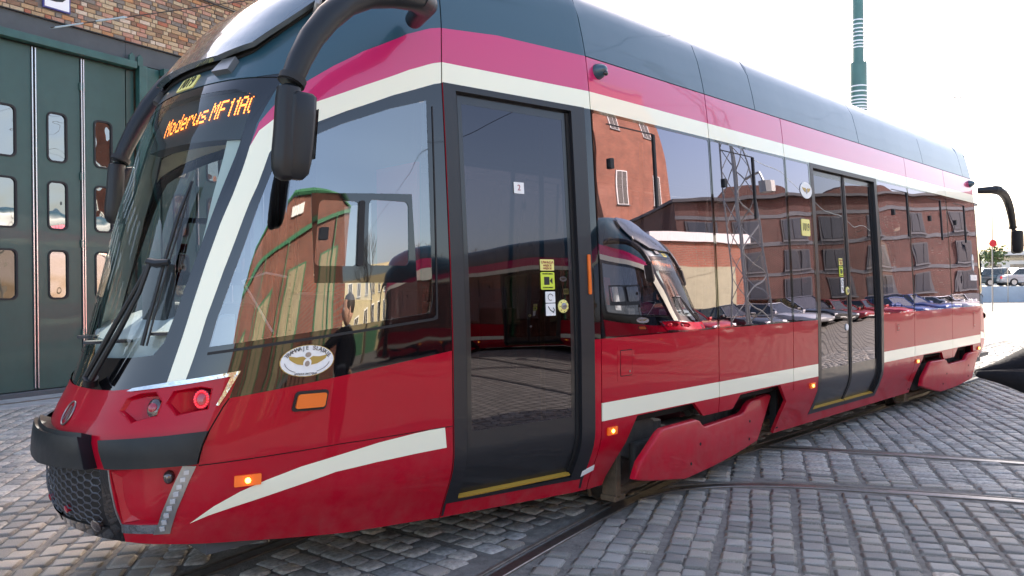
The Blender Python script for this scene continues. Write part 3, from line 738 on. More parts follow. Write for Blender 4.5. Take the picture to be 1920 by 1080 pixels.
for sx in (1,-1):
    for sy in (1,-1):
        for nm, tr in reg.items():
            if nm in ('doorway','recess_hole'): continue
            mt, off, dp = spec[nm]
            if nm == 'door_frame': dp = .09
            me = skin_mesh(nm, v4, tr, off, dp, (sx, sy))
            link(nm, me, mt, tram)

# ---- straight middle, both sides
X0, X1 = XA, 2*XC-XA
W0, W1 = 1.225, 2.75
def mx(x): return 2*XC-x
arch = [(.25,.1),(.30,.26),(.41,.50),(.51,.672),(1.235,.676),(1.375,.56),(1.82,.56),(1.93,.664),(2.64,.676),(2.80,.51),(2.76,.1)]
archr = [(mx(x), h) for x, h in arch]
DD0, DD1 = 3.43, 5.14
mid = [
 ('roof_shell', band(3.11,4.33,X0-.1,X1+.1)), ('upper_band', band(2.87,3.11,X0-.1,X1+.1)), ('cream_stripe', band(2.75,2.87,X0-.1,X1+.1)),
 ('belt_stripe', band(.682,.802,X0-.1,X1+.1)),
 ('window_band', band(W0,W1,X0-.1,X1+.1)),
 ('window', rrect(.135,1.582,W0+.012,W1-.02,.02)), ('window', rrect(1.618,2.885,W0+.012,W1-.02,.02)), ('window', rrect(2.93,3.40,W0+.012,W1-.02,.02)),
 ('window', rrect(5.17,6.14,W0+.012,W1-.02,.02)), ('window', rrect(6.175,7.64,W0+.012,W1-.02,.02)), ('window', rrect(7.675,8.98,W0+.012,W1-.02,.02)),
 ('door_frame', [(DD0,.30),(DD0,2.752),(DD1,2.752),(DD1,.30)]),
 ('doorway', [(DD0+.07,.34),(DD0+.07,2.71),(DD1-.07,2.71),(DD1-.07,.34)]),
 ('wheel_opening', arch), ('wheel_opening', archr)]
for x, a, b in ((1.6,.3,4.3),(2.905,.6,3.11),(2.44,3.11,4.3),(4.77,3.11,4.3),(6.88,3.11,4.3),(6.157,.3,3.11),(7.657,.5,3.11),(8.6,3.11,4.3),(X0+.004,.2,4.3),(X1-.004,.2,4.3)):
    mid.append(('panel_joint', band(a,b,x-.005,x+.005)))
mid.append(('panel_joint', band(3.107,3.114,X0-.1,X1+.1)))
domm = [(X0,.209),(X1,.209),(X1,4.3),(X0,4.3)]
gm = [(X0+.15+i*.22, h) for i in range(40) for h in (.27,.34,.40,.46,.52,.57,.62,1.0,1.4,1.6,1.75,1.9,2.05,2.2,2.35,2.5,2.62,2.8,3.0,3.07,3.16,3.2,3.26,3.32,3.38,3.44,3.5,3.55,3.6,3.7,3.85,4.0,4.15) if X0+.15+i*.22 < X1-.05]
vm, regm = partition(domm, mid, gm, 'side_panel', .12)
specm = dict(spec); specm.update({'side_panel': ('red_paint',0,.03), 'belt_stripe': ('cream_paint',0,.01), 'window_band': ('black_gloss',0,.03), 'window': ('window_glass',-.002,.004)})
def split_islands(tris):
    par = {}
    def fi(a):
        while par.setdefault(a, a) != a: par[a] = par[par[a]]; a = par[a]
        return a
    for f in tris:
        a = fi(f[0]); par[fi(f[1])] = a; par[fi(f[2])] = fi(f[0])
    g = {}
    for f in tris: g.setdefault(fi(f[0]), []).append(f)
    return list(g.values())
for sy in (1,-1):
    for nm, tr in regm.items():
        if nm in ('doorway','wheel_opening'): continue
        mt, off, dp = specm[nm]
        pieces = split_islands(tr)
        for pc in pieces: link(nm, skin_mesh(nm, vm, pc, off, dp, (1, sy)), mt, tram)

# ---- doors
def door(q0, q1, h0, h1, xf, glasses=1, handle=False):
    leaf = link('door_leaf', patch([(q0,h0),(q0,h1),(q1,h1),(q1,h0)], -.035, .03, 'door_leaf', xf, holes=[[(q0+.045,.735),(q0+.045,h1-.05),(q1-.045,h1-.05),(q1-.045,.735)]]), 'door_black', tram)
    link('door_glass', patch([(q0+.045,.735),(q0+.045,h1-.05),(q1-.045,h1-.05),(q1-.045,.735)], -.036, .01, 'door_glass', xf), 'door_glass', leaf)
    link('rubber_edge', patch([(q0-.012,h0),(q0-.012,h1),(q0+.012,h1),(q0+.012,h0)], -.028, .03, 'rubber_edge', xf), 'rubber', leaf)
    link('rubber_edge', patch([(q1-.012,h0),(q1-.012,h1),(q1+.012,h1),(q1+.012,h0)], -.028, .03, 'rubber_edge', xf), 'rubber', leaf)
    link('tread_edge', patch([(q0,h0-.008),(q0,h0+.002),(q1,h0+.002),(q1,h0-.008)], -.004, .05, 'tread_edge', xf), 'yellow_paint', leaf)
    return leaf
for sx in (1,-1):
    for sy in (1,-1): door(DOOR0+.012, DOOR1-.012, .345, 2.705, (sx,sy))
for sy in (1,-1):
    dm = (DD0+DD1)/2
    door(DD0+.08, dm-.015, .345, 2.70, (1,sy)); door(dm+.015, DD1-.08, .345, 2.70, (1,sy))

# ---- hopper windows in the passenger windows and cab window
def bar(poly, name, m, off=.004, depth=.008, xf=(1,1), parent=None): return link(name, patch(poly, off, depth, name, xf), m, parent or tram)
for sy in (1,-1):
    for x0, x1 in ((.281,.835),(1.775,2.31),(5.60,6.12),(6.9,7.4),(7.98,8.47)):
        f = bar(rrect(x1-.022,x1,2.14,2.675,.012), 'window_slider', 'rubber', .008, .012, (1,sy))
        bar([(x0,2.672),(x0,2.678),(x1-.02,2.678),(x1-.02,2.672)], 'slider_rail', 'rubber', .003, .004, (1,sy), f)
        bar(rrect(x0,x0+.04,2.37,2.44,.006), 'slider_handle', 'rubber', .016, .018, (1,sy), f)
for sx in (1,-1):
    for sy in (1,-1):
        fr = link('hopper_frame', patch([(-1.935,2.062),(-1.285,2.09),(-1.256,1.602),(-1.874,1.603)], .001, .012, 'hopper_frame', (sx,sy), holes=[rrect(-1.885,-1.64,1.69,2.03,.03), rrect(-1.58,-1.31,1.695,2.045,.03)]), 'black_gloss', tram)
        bar(rrect(-1.645,-1.61,1.69,2.035,.012), 'slider_edge', 'rubber', .012, .02, (sx,sy), fr)
        bar(rrect(-1.869,-1.822,1.823,1.887,.006), 'slider_handle', 'rubber', .016, .018, (sx,sy), fr)
        bar([(-2.345,1.275),(-2.02,1.315),(-1.675,1.352),(-1.15,1.405),(-1.13,1.42),(-1.118,1.93),(-1.108,2.60),(-1.100,2.60),(-1.110,1.93),(-1.12,1.40),(-1.15,1.392),(-1.675,1.338),(-2.02,1.300),(-2.345,1.262)], 'window_rubber', 'rubber', .004, .006, (sx,sy))
        # chrome blade round the headlights
        bar([(-2.70,1.088),(-2.67,1.104),(-2.493,1.135),(-2.178,1.183),(-2.234,1.023),(-2.246,1.026),(-2.216,1.158),(-2.408,1.126),(-2.67,1.089)], 'chrome_blade', 'chrome', .013, .02, (sx,sy))
        # bumpers
        for poly, nm in (([(-2.715,.865),(-2.24,.91),(-2.264,.765),(-2.63,.745),(-2.655,.745)], 'side_bumper'),):
            me = patch(poly, .035, .05, nm, (sx,sy)); link(nm, me, 'bumper_black', tram)
# centre bumper, wraps the nose
def sweep_patch(name, poly, off, depth, m, sx, parent=None):
    v, o = partition(poly, [], [(q, h) for q in np.arange(min(p[0] for p in poly)+.04, max(p[0] for p in poly), .06) for h in np.arange(min(p[1] for p in poly)+.03, max(p[1] for p in poly), .05) if in_poly(q, h, poly)], 'a', .05)
    return link(name, skin_mesh(name, v, o['a'], off, depth, (sx,1)), m, parent or tram)
for sx in (1,-1):
    C = 2*QN
    sweep_patch('centre_bumper', [(-2.80,.868),(-2.95,.862),(QN,.855),(C+2.95,.862),(C+2.80,.868),(C+2.73,.74),(QN,.715),(-2.73,.74)], .075, .085, 'bumper_black', sx)
    sweep_patch('bumper_lip', [(-2.81,.885),(-2.95,.879),(QN,.872),(C+2.95,.879),(C+2.81,.885),(C+2.79,.855),(QN,.843),(-2.79,.855)], .055, .07, 'bumper_black', sx)
    for sy in (1,-1):
        # grille surround, mesh and tow cover
        link('grille_frame', patch([(-2.664,.735),(-2.725,.735),(-2.70,.63),(-2.67,.455),(QN+.02,.44),(QN+.02,.405),(-2.61,.385),(-2.595,.50),(-2.63,.62)][::-1], -.004, .03, 'grille_frame', (sx,sy)), 'black_gloss', tram)
        b = B(); xf = (sx,sy)
        r_ = .052
        for row in range(9):
            for col in range(9):
                cq = -2.745-col*.058; ch = .71-row*.036-(.018 if col % 2 else 0)
                if ch < .46 or cq < QN-.01: continue
                hx = [(cq+.040*math.cos(R(a))*1.0, ch+.0175*math.sin(R(a))*1.12) for a in (0,60,120,180,240,300)]
                hx = [(cq-.036,ch),(cq-.020,ch+.0155),(cq+.020,ch+.0155),(cq+.036,ch),(cq+.020,ch-.0155),(cq-.020,ch-.0155)]
                pts = [Sv(a,c,-.006) for a,c in hx]+[Sv(*hx[0],-.006)]
                pts = [Vector(((2*XC-p.x) if sx < 0 else p.x, p.y*sy, p.z)) for p in pts]
                b.tube(pts, .0022, 4, False)
        o = b.obj('grille_mesh', 'grille_line', tram); o['kind'] = 'stuff'
def MX(p, sx, sy):
    x, y = (p[0], p[1]) if sx > 0 else rear_warp(2*XC-p[0], p[1])
    return Vector((x, y*sy, p[2]))
def disc(name, q, h, rad, off, th, m, sx, sy, parent=None, n=24, dome=0.0, ax=1.0):
    """round lens on the skin, with thickness"""
    c = Sv(q,h,off); nn = (Sv(q,h,off+.1)-c).normalized(); t = Vector((0,0,1)).cross(nn).normalized(); u = nn.cross(t)
    V = []; rings = [(1,-th),(1,0),(.8,dome*.5),(.4,dome*.9)]
    for rr, oo in rings:
        for k in range(n):
            a = 2*math.pi*k/n; V.append(c+t*math.cos(a)*rad*rr*ax+u*math.sin(a)*rad*rr+nn*oo)
    V.append(c+nn*dome)
    F = [(i*n+k, i*n+(k+1)%n, (i+1)*n+(k+1)%n, (i+1)*n+k) for i in range(3) for k in range(n)]+[(3*n+k, 3*n+(k+1)%n, 4*n) for k in range(n)]
    b = B(); b.add([MX(p,sx,sy) for p in V], F); return b.obj(name, m, parent or tram, smooth=True)
def pocket(poly, deep, depth_d, sx, sy, off=.012, name='headlight_recess', m='red_paint'):
    """sculpted recess: raised rim polygon and an inner floor that slopes to the lamp end"""
    n = len(poly); cx = sum(p[0] for p in poly)/n; cy = sum(p[1] for p in poly)/n
    V = []; rims = [(1.03,.0045),(1.0,.006),(.97,.004),(.84,0)]
    for s_, oo in rims:
        for q,h in poly:
            x = cx+(q-cx)*s_; y = cy+(h-cy)*s_
            k = (x-min(p[0] for p in poly))/(max(p[0] for p in poly)-min(p[0] for p in poly))
            o2 = oo if s_ > .9 else -.004-depth_d*k
            V.append(MX(Sv(x,y,o2),sx,sy))
    F = [(i*n+k, i*n+(k+1)%n, (i+1)*n+(k+1)%n, (i+1)*n+k) for i in range(3) for k in range(n)]+[tuple(3*n+k for k in range(n))]
    b = B(); b.add(V,F); return b.obj(name, m, tram, smooth=False)
for sx in (1,-1):
    for sy in (1,-1):
        pocket([(-2.70,1.0),(-2.69,1.055),(-2.62,1.082),(-2.535,1.092),(-2.49,1.05),(-2.485,.985),(-2.60,.950)], 0, .085, sx, sy, .010)
        pocket([(-2.47,1.04),(-2.455,1.095),(-2.34,1.115),(-2.285,1.105),(-2.275,1.01),(-2.40,.985)], 0, .075, sx, sy, .010)
        h = disc('headlight', -2.527, 1.022, .046, -.010, .04, 'lamp_dark', sx, sy, dome=.012, ax=.75)
        disc('lens', -2.527, 1.022, .022, .004, .01, 'red_lens', sx, sy, h, 16, .006)
        h = disc('position_light', -2.318, 1.056, .046, .0, .04, 'red_lens', sx, sy, dome=.01, ax=.8)
        b = B()
        c = Sv(-2.318,1.056,.012); nn = (Sv(-2.318,1.056,.1)-c).normalized(); t = Vector((0,0,1)).cross(nn).normalized(); u = nn.cross(t)
        for k in range(18):
            a = 2*math.pi*k/18; p = c+t*math.cos(a)*.029+u*math.sin(a)*.037
            b.box(*[x for d in range(3) for x in (MX(p,sx,sy)[d]-.0035, MX(p,sx,sy)[d]+.0035)])
        b.obj('led_ring', 'red_led', h)
        disc('fog_light', -2.380, .705, .032, -.010, .03, 'lamp_dark', sx, sy, dome=.02, ax=.75)
        disc('tow_eye_cover', -2.765, .455, .032, .0, .02, 'lamp_dark', sx, sy, dome=.01)
        disc('parking_sensor', -3.02, .50, .018, .0, .02, 'red_lens', sx, sy, dome=.004)
        # daytime light strip, and its steel foot
        f = link('light_strip', patch([(-2.322,.757),(-2.268,.752),(-2.378,.438),(-2.45,.436),(-2.415,.50)], .008, .03, 'light_strip', (sx,sy)), 'steel_grey', tram)
        for k in range(9):
            tt = (k+.5)/9; qa = -2.308-tt*.112; qb = -2.283-tt*.112; hh = .742-tt*.29
            me = patch([(qa,hh-.010),(qa,hh+.010),(qb-.004,hh+.012),(qb-.004,hh-.008)], .016, .012, 'light_segment', (sx,sy), .02)
            link('light_segment', me, 'drl_lens', f)
        link('pocket_trim', patch([(-2.592,.487),(-2.415,.485),(-2.44,.440),(-2.60,.440)], .006, .03, 'pocket_trim', (sx,sy)), 'chrome', tram)
        link('pocket_edge', patch([(-2.660,.735),(-2.590,.484),(-2.597,.484),(-2.667,.735)], .003, .02, 'pocket_edge', (sx,sy)), 'steel_grey', tram)
        # inner facets of the pocket
        V = [Sv(-2.65,.73,-.002),Sv(-2.34,.75,-.03),Sv(-2.585,.49,-.002),Sv(-2.42,.495,-.055),Sv(-2.47,.60,-.085)]
        b = B(); b.add([MX(p,sx,sy) for p in V], [(0,4,1),(0,2,4),(2,3,4),(4,3,1)]); b.obj('pocket_facet', 'red_paint', tram)
        # side turn signal, marker
        a = link('turn_signal', patch(rrect(-1.905,-1.745,.968,1.066,.018), .012, .014, 'turn_signal', (sx,sy)), 'rubber', tram)
        link('lens', patch(rrect(-1.893,-1.757,.982,1.052,.012), .03, .02, 'lens', (sx,sy)), 'amber', a)
        for (q,h_) in ((-2.058,.663),):
            a = link('marker_light', patch(rrect(q-.055,q+.055,h_-.026,h_+.026,.004), .012, .012, 'marker_light', (sx,sy)), 'amber_body', tram)
            disc('bulb', q, h_, .013, .016, .008, 'amber_lit', sx, sy, a, 12, .004)
        link('reflector', patch(rrect(.018,.040,1.52,1.78,.008), .012, .014, 'reflector', (sx,sy)), 'amber', tram)
for sy in (1,-1):
    for q,h_ in ((.226,.607),(3.295,.607),(6.245,.615),(mx(.226),.607)):
        a = link('marker_light', patch(rrect(q-.05,q+.05,h_-.026,h_+.026,.004), .012, .012, 'marker_light', (1,sy)), 'amber_body', tram)
        disc('bulb', q, h_, .013, .016, .008, 'amber_lit', 1, sy, a, 12, .004)
    # service flaps
    for x0,x1,y0,y1 in ((.29,.482,.928,1.168),(5.52,5.66,.99,1.12),(8.62,8.75,.90,1.17)):
        f = link('service_flap', patch(rrect(x0,x1,y0,y1,.01), .0015, .003, 'service_flap', (1,sy), holes=[rrect(x0+.028,x1-.028,y0+.03,y1-.03,.008)]), 'red_paint', tram)
        link('flap_gap', patch(rrect(x0+.026,x1-.026,y0+.026,y1-.026,.008), .0008, .002, 'flap_gap', (1,sy)), 'joint_dark', f)
        link('flap_door', patch(rrect(x0+.034,x1-.034,y0+.036,y1-.036,.006), .004, .004, 'flap_door', (1,sy)), 'red_paint', f)
        disc('lock', x1-.06, y0+.06, .008, .006, .004, 'steel_grey', 1, sy, f, 10)
    link('label_plate', patch([(.03,.315),(.03,.355),(.125,.385),(.135,.345)], .003, .003, 'label_plate', (1,sy)), 'label_white', tram)
    disc('camera_dome', .235, 3.03, .055, .0, .02, 'roof_paint', 1, sy, dome=.075)
    disc('camera_lens', .235, 3.0, .018, .07, .01, 'black_gloss', 1, sy, dome=.01)
    disc('camera_dome', mx(.235), 3.03, .055, .0, .02, 'roof_paint', 1, sy, dome=.075)

# ---- front hatch above the windscreen
for sx in (1,-1):
    C = 2*QN
    near = [(-2.97,2.755),(-2.71,2.765),(-2.50,2.82),(-2.40,2.92),(-2.30,3.02),(-2.23,3.09),(-2.20,3.18),(-2.25,3.4),(-2.4,3.56)]
    poly = [(C-q,h) for q,h in near[1:]][::-1]
    poly = near[1:][::-1]+[(QN,2.765)]+[(C-q,h) for q,h in near[1:]]
    sweep_patch('roof_hatch', poly, .065, .03, 'hatch_shell', sx)
    inner = [(-2.44,3.5)]+[(q-.03,h-.01) for q,h in near[2:-1]][::-1]+[(-2.72,2.755),(QN,2.755)]
    low = inner+[(C-q,h) for q,h in inner[:-1]][::-1]
    sweep_patch('hatch_base', low, .012, .01, 'joint_dark', sx)
    for sy in (1,-1):
        b = B(); A = [(-2.73,2.70),(-2.70,2.765),(-2.60,2.77),(-2.60,2.70)]
        b.add([MX(Sv(q,h,.035),sx,sy) for q,h in A]+[MX(Sv(q,h,.0),sx,sy) for q,h in A], [(0,1,2,3),(0,4,5,1),(1,5,6,2),(2,6,7,3),(3,7,4,0)]); b.obj('hatch_bracket', 'steel_grey', tram)
        b = B(); b.tube([MX(Sv(-2.225,3.02,.0),sx,sy),MX(Sv(-2.215,3.06,.06),sx,sy),MX(Sv(-2.22,3.11,.09),sx,sy)], .018, 8); b.obj('hatch_hinge', 'steel_grey', tram)
        # mirror arm and mirror
        dy_ = .20 if sy < 0 else 0; dz_ = .13 if sy < 0 else 0
        def P(x,y,z):
            if sy < 0: z += .25*min(1,max(0,(x+2.12)/.5))-.02; x += .08; y += .20*min(1,max(0,(-x-1.2)/.3))
            return MX((x,y,z),sx,sy)
        path = [(-1.24,-1.00,3.05),(-1.33,-1.22,3.05),(-1.46,-1.29,3.035),(-1.60,-1.31,3.01),(-1.75,-1.32,2.965),(-1.88,-1.33,2.89),(-1.985,-1.34,2.79),(-2.07,-1.345,2.68),(-2.13,-1.35,2.57),(-2.175,-1.35,2.46)]
        b = B(); b.tube([P(*p) for p in path], [.05,.062,.066,.066,.064,.062,.060,.056,.052,.048], 18); arm = b.obj('mirror_arm', 'plastic_black', tram, smooth=True)
        b = B(); b.tube([P(-2.16,-1.35,2.49),P(-2.172,-1.35,2.462)], .060, 18); b.obj('arm_collar', 'rubber', arm, smooth=True)
        b = B(); b.tube([P(-1.45,-1.29,3.045),P(-1.36,-1.23,3.055)], .071, 16); b.obj('arm_clamp', 'plastic_black', arm, smooth=True)
        # mirror housing: rounded tapering body
        V = []; n = 16; secs = [(2.455,.020,.018),(2.44,.05,.04),(2.38,.055,.046),(2.25,.056,.05),(2.14,.06,.055),(2.09,.056,.052),(2.055,.042,.042),(2.04,.02,.02)]
        for z,a_,b_ in secs:
            k = (2.46-z); cx_ = -2.185-.06*k; cy_ = -1.36
            for i in range(n):
                th = 2*math.pi*i/n; V.append(P(cx_+a_*math.copysign(abs(math.cos(th))**.8,math.cos(th)), cy_+b_*math.copysign(abs(math.sin(th))**.8,math.sin(th)), z))
        F = [(i*n+k, i*n+(k+1)%n, (i+1)*n+(k+1)%n, (i+1)*n+k) for i in range(len(secs)-1) for k in range(n)]+[tuple(range(n)), tuple((len(secs)-1)*n+k for k in range(n))]
        b = B(); b.add(V,F); hs_ = b.obj('mirror_housing', 'plastic_black', tram, smooth=True)
        V = []; secs = [(2.42,.048,.03),(2.405,.062,.042),(2.32,.064,.044),(2.2,.062,.044),(2.12,.058,.042),(2.07,.050,.037),(2.045,.028,.02)]
        for z,a_,b_ in secs:
            k = (2.46-z); cx_ = -2.130-.09*k; cy_ = -1.375-(.05 if sx < 0 else 0); b_ *= (1 if sx > 0 else 2.2); a_ *= (1 if sx > 0 else 1.3)
            for i in range(n):
                th = 2*math.pi*i/n; V.append(P(cx_+a_*math.copysign(abs(math.cos(th))**.55,math.cos(th)), cy_+b_*math.copysign(abs(math.sin(th))**.55,math.sin(th)), z))
        F = [(i*n+k, i*n+(k+1)%n, (i+1)*n+(k+1)%n, (i+1)*n+k) for i in range(len(secs)-1) for k in range(n)]+[tuple(range(n)), tuple((len(secs)-1)*n+k for k in range(n))]
        b = B(); b.add(V,F); b.obj('mirror_head', 'plastic_black', tram, smooth=True)
        b = B(); cc = P(-2.055,-1.385,2.22)
        b.add([P(-2.066,-1.36,2.36),P(-2.066,-1.40,2.36),P(-2.086,-1.40,2.14),P(-2.086,-1.36,2.14)], [(0,1,2,3)]); b.obj('mirror_glass', 'chrome', hs_)

# ---- wipers (front only near side set, same at the rear)
for sx in (1,-1):
    def W(q,h,o): return MX(Sv(q,h,o),sx,1)
    b = B(); b.tube([W(-2.98,1.10,.03),W(-2.96,1.13,.05)], .035, 12); piv = b.obj('wiper_pivot', 'plastic_black', tram, smooth=True)
    for dq in (0,.06):
        b = B(); b.tube([W(-2.99+dq,1.12,.06),W(-2.86+dq,1.36,.07),W(-2.76+dq*.6,1.55,.07),W(-2.70,1.70,.065)], [.016,.014,.012,.010], 8); b.obj('wiper_arm', 'plastic_black', tram, smooth=True)
    b = B(); b.tube([W(-2.72,1.70,.06),W(-2.66,1.69,.06),W(-2.60,1.70,.05)], [.02,.022,.014], 8); b.obj('wiper_joint', 'plastic_black', tram, smooth=True)
    for dq,r_ in ((0,.013),(.028,.007)):
        b = B(); b.tube([W(-2.665+dq,1.30,.035),W(-2.64+dq,1.68,.04),W(-2.61+dq,1.93,.04),W(-2.585+dq*.3,2.10,.035)], [r_,r_,r_,r_*.6], 7, True, .7); b.obj('wiper_blade', 'plastic_black', tram, smooth=True)

# ---- dot matrix destination display behind the windscreen
FONT = {'M':['10001','11011','10101','10101','10001','10001','10001'],'o':['00000','00000','01110','10001','10001','10001','01110'],'d':['00001','00001','01101','10011','10001','10001','01111'],
 'e':['00000','00000','01110','10001','11111','10000','01110'],'r':['00000','00000','10110','11001','10000','10000','10000'],'u':['00000','00000','10001','10001','10001','10011','01101'],
 's':['00000','00000','01111','10000','01110','00001','11110'],'F':['11111','10000','10000','11110','10000','10000','10000'],'1':['001','011','001','001','001','001','001'],
 'A':['01110','10001','10001','11111','10001','10001','10001'],'C':['01110','10001','10000','10000','10000','10001','01110'],' ':['0']*7}
def display(q0, q1, h0, h1, off):
    f = link('destination_display', patch([(q0,h0),(q1,h0),(q1+.03,h1),(q0,h1)], off, .06, 'destination_display'), 'display_black', tram)
    b = B(); txt = 'Moderus MF11AC'; cols = sum(len(FONT[c][0])+1 for c in txt)
    q = -3.07; dq = (-2.345-q)/cols; dh = .102/7 
    for c in txt:
        g = FONT[c]; wd = len(g[0])
        for i in range(7):
            for j in range(wd):
                if g[i][j] == '1':
                    qq = q+j*dq; hh = 2.395+.06+(3-i)*dh+(qq+3.05)*.11
                    P4 = [Sv(qq,hh-dh*.40,off+.006),Sv(qq+dq*.78,hh-dh*.40,off+.006),Sv(qq+dq*.78,hh+dh*.40,off+.006),Sv(qq,hh+dh*.40,off+.006)]
                    b.add(P4, [(0,1,2,3)])
        q += (wd+1)*dq
    b.obj('led_text', 'led_orange', f)
display(-3.26,-2.36,2.34,2.60,-.03)

# ---- plates, emblems, stickers
def decal_frame(q,h,off,sx=1,sy=1):
    c = Sv(q,h,off); nn = (Sv(q,h,off+.1)-c).normalized(); e = .002; t = (Sv(q+e,h,off)-Sv(q-e,h,off)).normalized(); u = nn.cross(t)
    if u.z < 0: u = -u
    return c, t, u, nn
def place_text(txt, size, q, h, off, m, name='lettering', parent=None, xs=1.0, rot=0, spacing=1.0):
    me = text_mesh(txt, size, name, .001, spacing=spacing, xs=xs)
    for v in me.vertices:
        x, y = v.co.x, v.co.y
        if rot: x, y = x*math.cos(rot)-y*math.sin(rot), x*math.sin(rot)+y*math.cos(rot)
        p = Sv(q+x, h+y, off+v.co.z); v.co = p
    me.materials.clear()
    return link(name, me, m, parent or tram)
pl = link('number_plate', patch(rrect(-3.115,-2.915,2.662,2.738,.008), .006, .006, 'number_plate'), 'label_yellow', tram)
place_text('1019', .088, -3.015, 2.70, .0075, 'ink', parent=pl, xs=.9)
pl = link('number_plate', patch(rrect(3.165,3.345,2.03,2.19,.02), .004, .004, 'number_plate'), 'label_yellow', tram)
place_text('1019', .105, 3.255, 2.11, .0055, 'ink', parent=pl, xs=.72)
for sx in (1,-1):
    b = B(); ring = [Sv(-3.128+.052*math.cos(a), .955+.055*math.sin(a), .008) for a in np.linspace(0,2*math.pi,33)]
    b.tube([MX(p,sx,1) for p in ring], .0045, 6, False); em = b.obj('maker_emblem', 'steel_grey', tram, smooth=True)
    b = B()
    for pts in ([(-.03,-.03),(-.018,.035),(-.008,.035),(-.018,-.035)],[(-.012,.035),(.0,.035),(.018,-.035),(.006,-.035)],[(.012,-.035),(.024,-.03),(.030,.03),(.02,.035)]):
        b.add([MX(Sv(-3.128+x,.955+y,.008),sx,1) for x,y in pts], [(0,1,2,3)])
    b.obj('emblem_letter', 'steel_grey', em)
def ellipse(q,h,a,b_,n=28): return [(q+a*math.cos(2*math.pi*k/n), h+b_*math.sin(2*math.pi*k/n)) for k in range(n)]
def wing_emblem(q,h,a,b_,detail=True):
    e = link('operator_emblem', patch(ellipse(q,h,a,b_), .004, .004, 'operator_emblem', step=.5), 'gold' if detail else 'label_white', tram)
    link('emblem_face', patch(ellipse(q,h,a*.97,b_*.96), .0055, .002, 'emblem_face', step=.5), 'label_white', e)
    for s_ in (1,-1):
        W_ = [(.02,.10),(.18,.28),(.42,.24),(.72,.34),(.66,.10),(.52,-.06),(.36,-.20),(.16,-.26),(.05,-.12)]
        link('emblem_wing', patch([(q+s_*x*a, h+y*b_) for x,y in W_][::s_], .007, .001, 'emblem_wing', step=.5), 'gold', e)
    link('emblem_wheel', patch(ellipse(q,h-.14*b_,a*.15,b_*.30,14), .008, .001, 'emblem_wheel', step=.5), 'label_white' if detail else 'steel_grey', e)
    if detail:
        link('emblem_wheel', patch(ellipse(q,h-.18*b_,a*.09,b_*.18,12), .009, .001, 'emblem_wheel', step=.5), 'steel_grey', e)
        link('emblem_wheel', patch(ellipse(q,h+.38*b_,a*.11,b_*.16,12), .008, .001, 'emblem_wheel', step=.5), 'steel_grey', e)
        s_ = 'TRAMWAJE ŚLĄSKIE'; n = len(s_)
        for k, ch in enumerate(s_):
            if ch == ' ': continue
            th = R(158-136*k/(n-1)); x = a*.83*math.cos(th); y = b_*.80*math.sin(th)
            place_text(ch, .027, q+x, h+y, .0075, 'ink', parent=e, rot=math.atan2(math.cos(th)*-b_, -math.sin(th)*-a) if False else (th-R(90))*.62)
        arc = [(q+a*.82*math.cos(R(t_)), h+b_*.78*math.sin(R(t_))) for t_ in range(188,246,6)]
        for s2 in (1,-1):
            bb = B(); bb.tube([Sv(q+(x-q)*s2,y,.0075) for x,y in arc], .0012, 4); bb.obj('emblem_line', 'ink', e)
        place_text('SPÓŁKA AKCYJNA', .0135, q, h-.82*b_, .0075, 'ink', parent=e)
wing_emblem(-1.872,1.215,.135,.079)
wing_emblem(3.31,2.47,.125,.08,False)
e = link('maker_badge', patch(ellipse(8.72,1.86,.045,.12,20), .004, .004, 'maker_badge', step=.5), 'label_white', tram); place_text('M', .1, 8.72, 1.86, .006, 'ink', parent=e, xs=.6)
link('sticker', patch(rrect(8.55,8.88,1.60,1.68,.004), .004, .003, 'sticker'), 'label_white', tram)
# door stickers
def door_stickers(q, h, k=1.0):
    a = link('sticker', patch(rrect(q-.055*k,q+.055*k,h-.035,h+.035,.003), -.030, .003, 'sticker'), 'label_yellow', tram)
    place_text('UWAGA', .026*k, q, h+.016, -.0285, 'poster_red', parent=a); 
    for j in (0,1): place_text('WEJŚCIE', .018*k, q, h-.004-.018*j, -.0285, 'poster_red', parent=a)
    a = link('sticker', patch(rrect(q-.055*k,q+.055*k,h-.155,h-.045,.008), -.030, .003, 'sticker'), 'label_lime', tram)
    link('pictogram', patch(rrect(q-.03*k,q+.012*k,h-.125,h-.075,.003), -.028, .002, 'pictogram'), 'ink', a)
    link('pictogram', patch([(q+.015*k,h-.10),(q+.036*k,h-.08),(q+.036*k,h-.12)], -.028, .002, 'pictogram'), 'ink', a)
    place_text('MONITORING', .013*k, q, h-.056, -.0285, 'ink', parent=a); place_text('MONITORING', .013*k, q, h-.143, -.0285, 'ink', parent=a)
    a = link('sticker', patch(rrect(q-.022*k,q+.055*k,h-.238,h-.168,.004), -.030, .003, 'sticker'), 'label_white', tram)
    b = B(); b.tube([Sv(q+.016+.02*math.cos(t_), h-.203+.02*math.sin(t_), -.028) for t_ in np.linspace(.3,5.2,14)], .002, 4); b.obj('pictogram', 'ink', a)
    a = link('sticker', patch(rrect(q-.022*k,q+.055*k,h-.32,h-.243,.004), -.030, .003, 'sticker'), 'label_white', tram)
    b = B(); b.tube([Sv(q-.005,h-.262,-.028),Sv(q+.012,h-.285,-.028),Sv(q+.04,h-.30,-.028)], .003, 4); b.tube([Sv(q+.035,h-.27,-.028),Sv(q+.045,h-.285,-.028),Sv(q+.033,h-.30,-.028)], .003, 4); b.obj('pictogram', 'ink', a)
door_stickers(-.292,1.711)
link('sticker', patch(rrect(-.525,-.448,2.15,2.22,.003), -.030, .003, 'sticker'), 'label_white', tram)
place_text('2', .05, -.487, 2.185, -.0285, 'poster_red', name='pictogram')
door_stickers(4.10,1.80,.8)
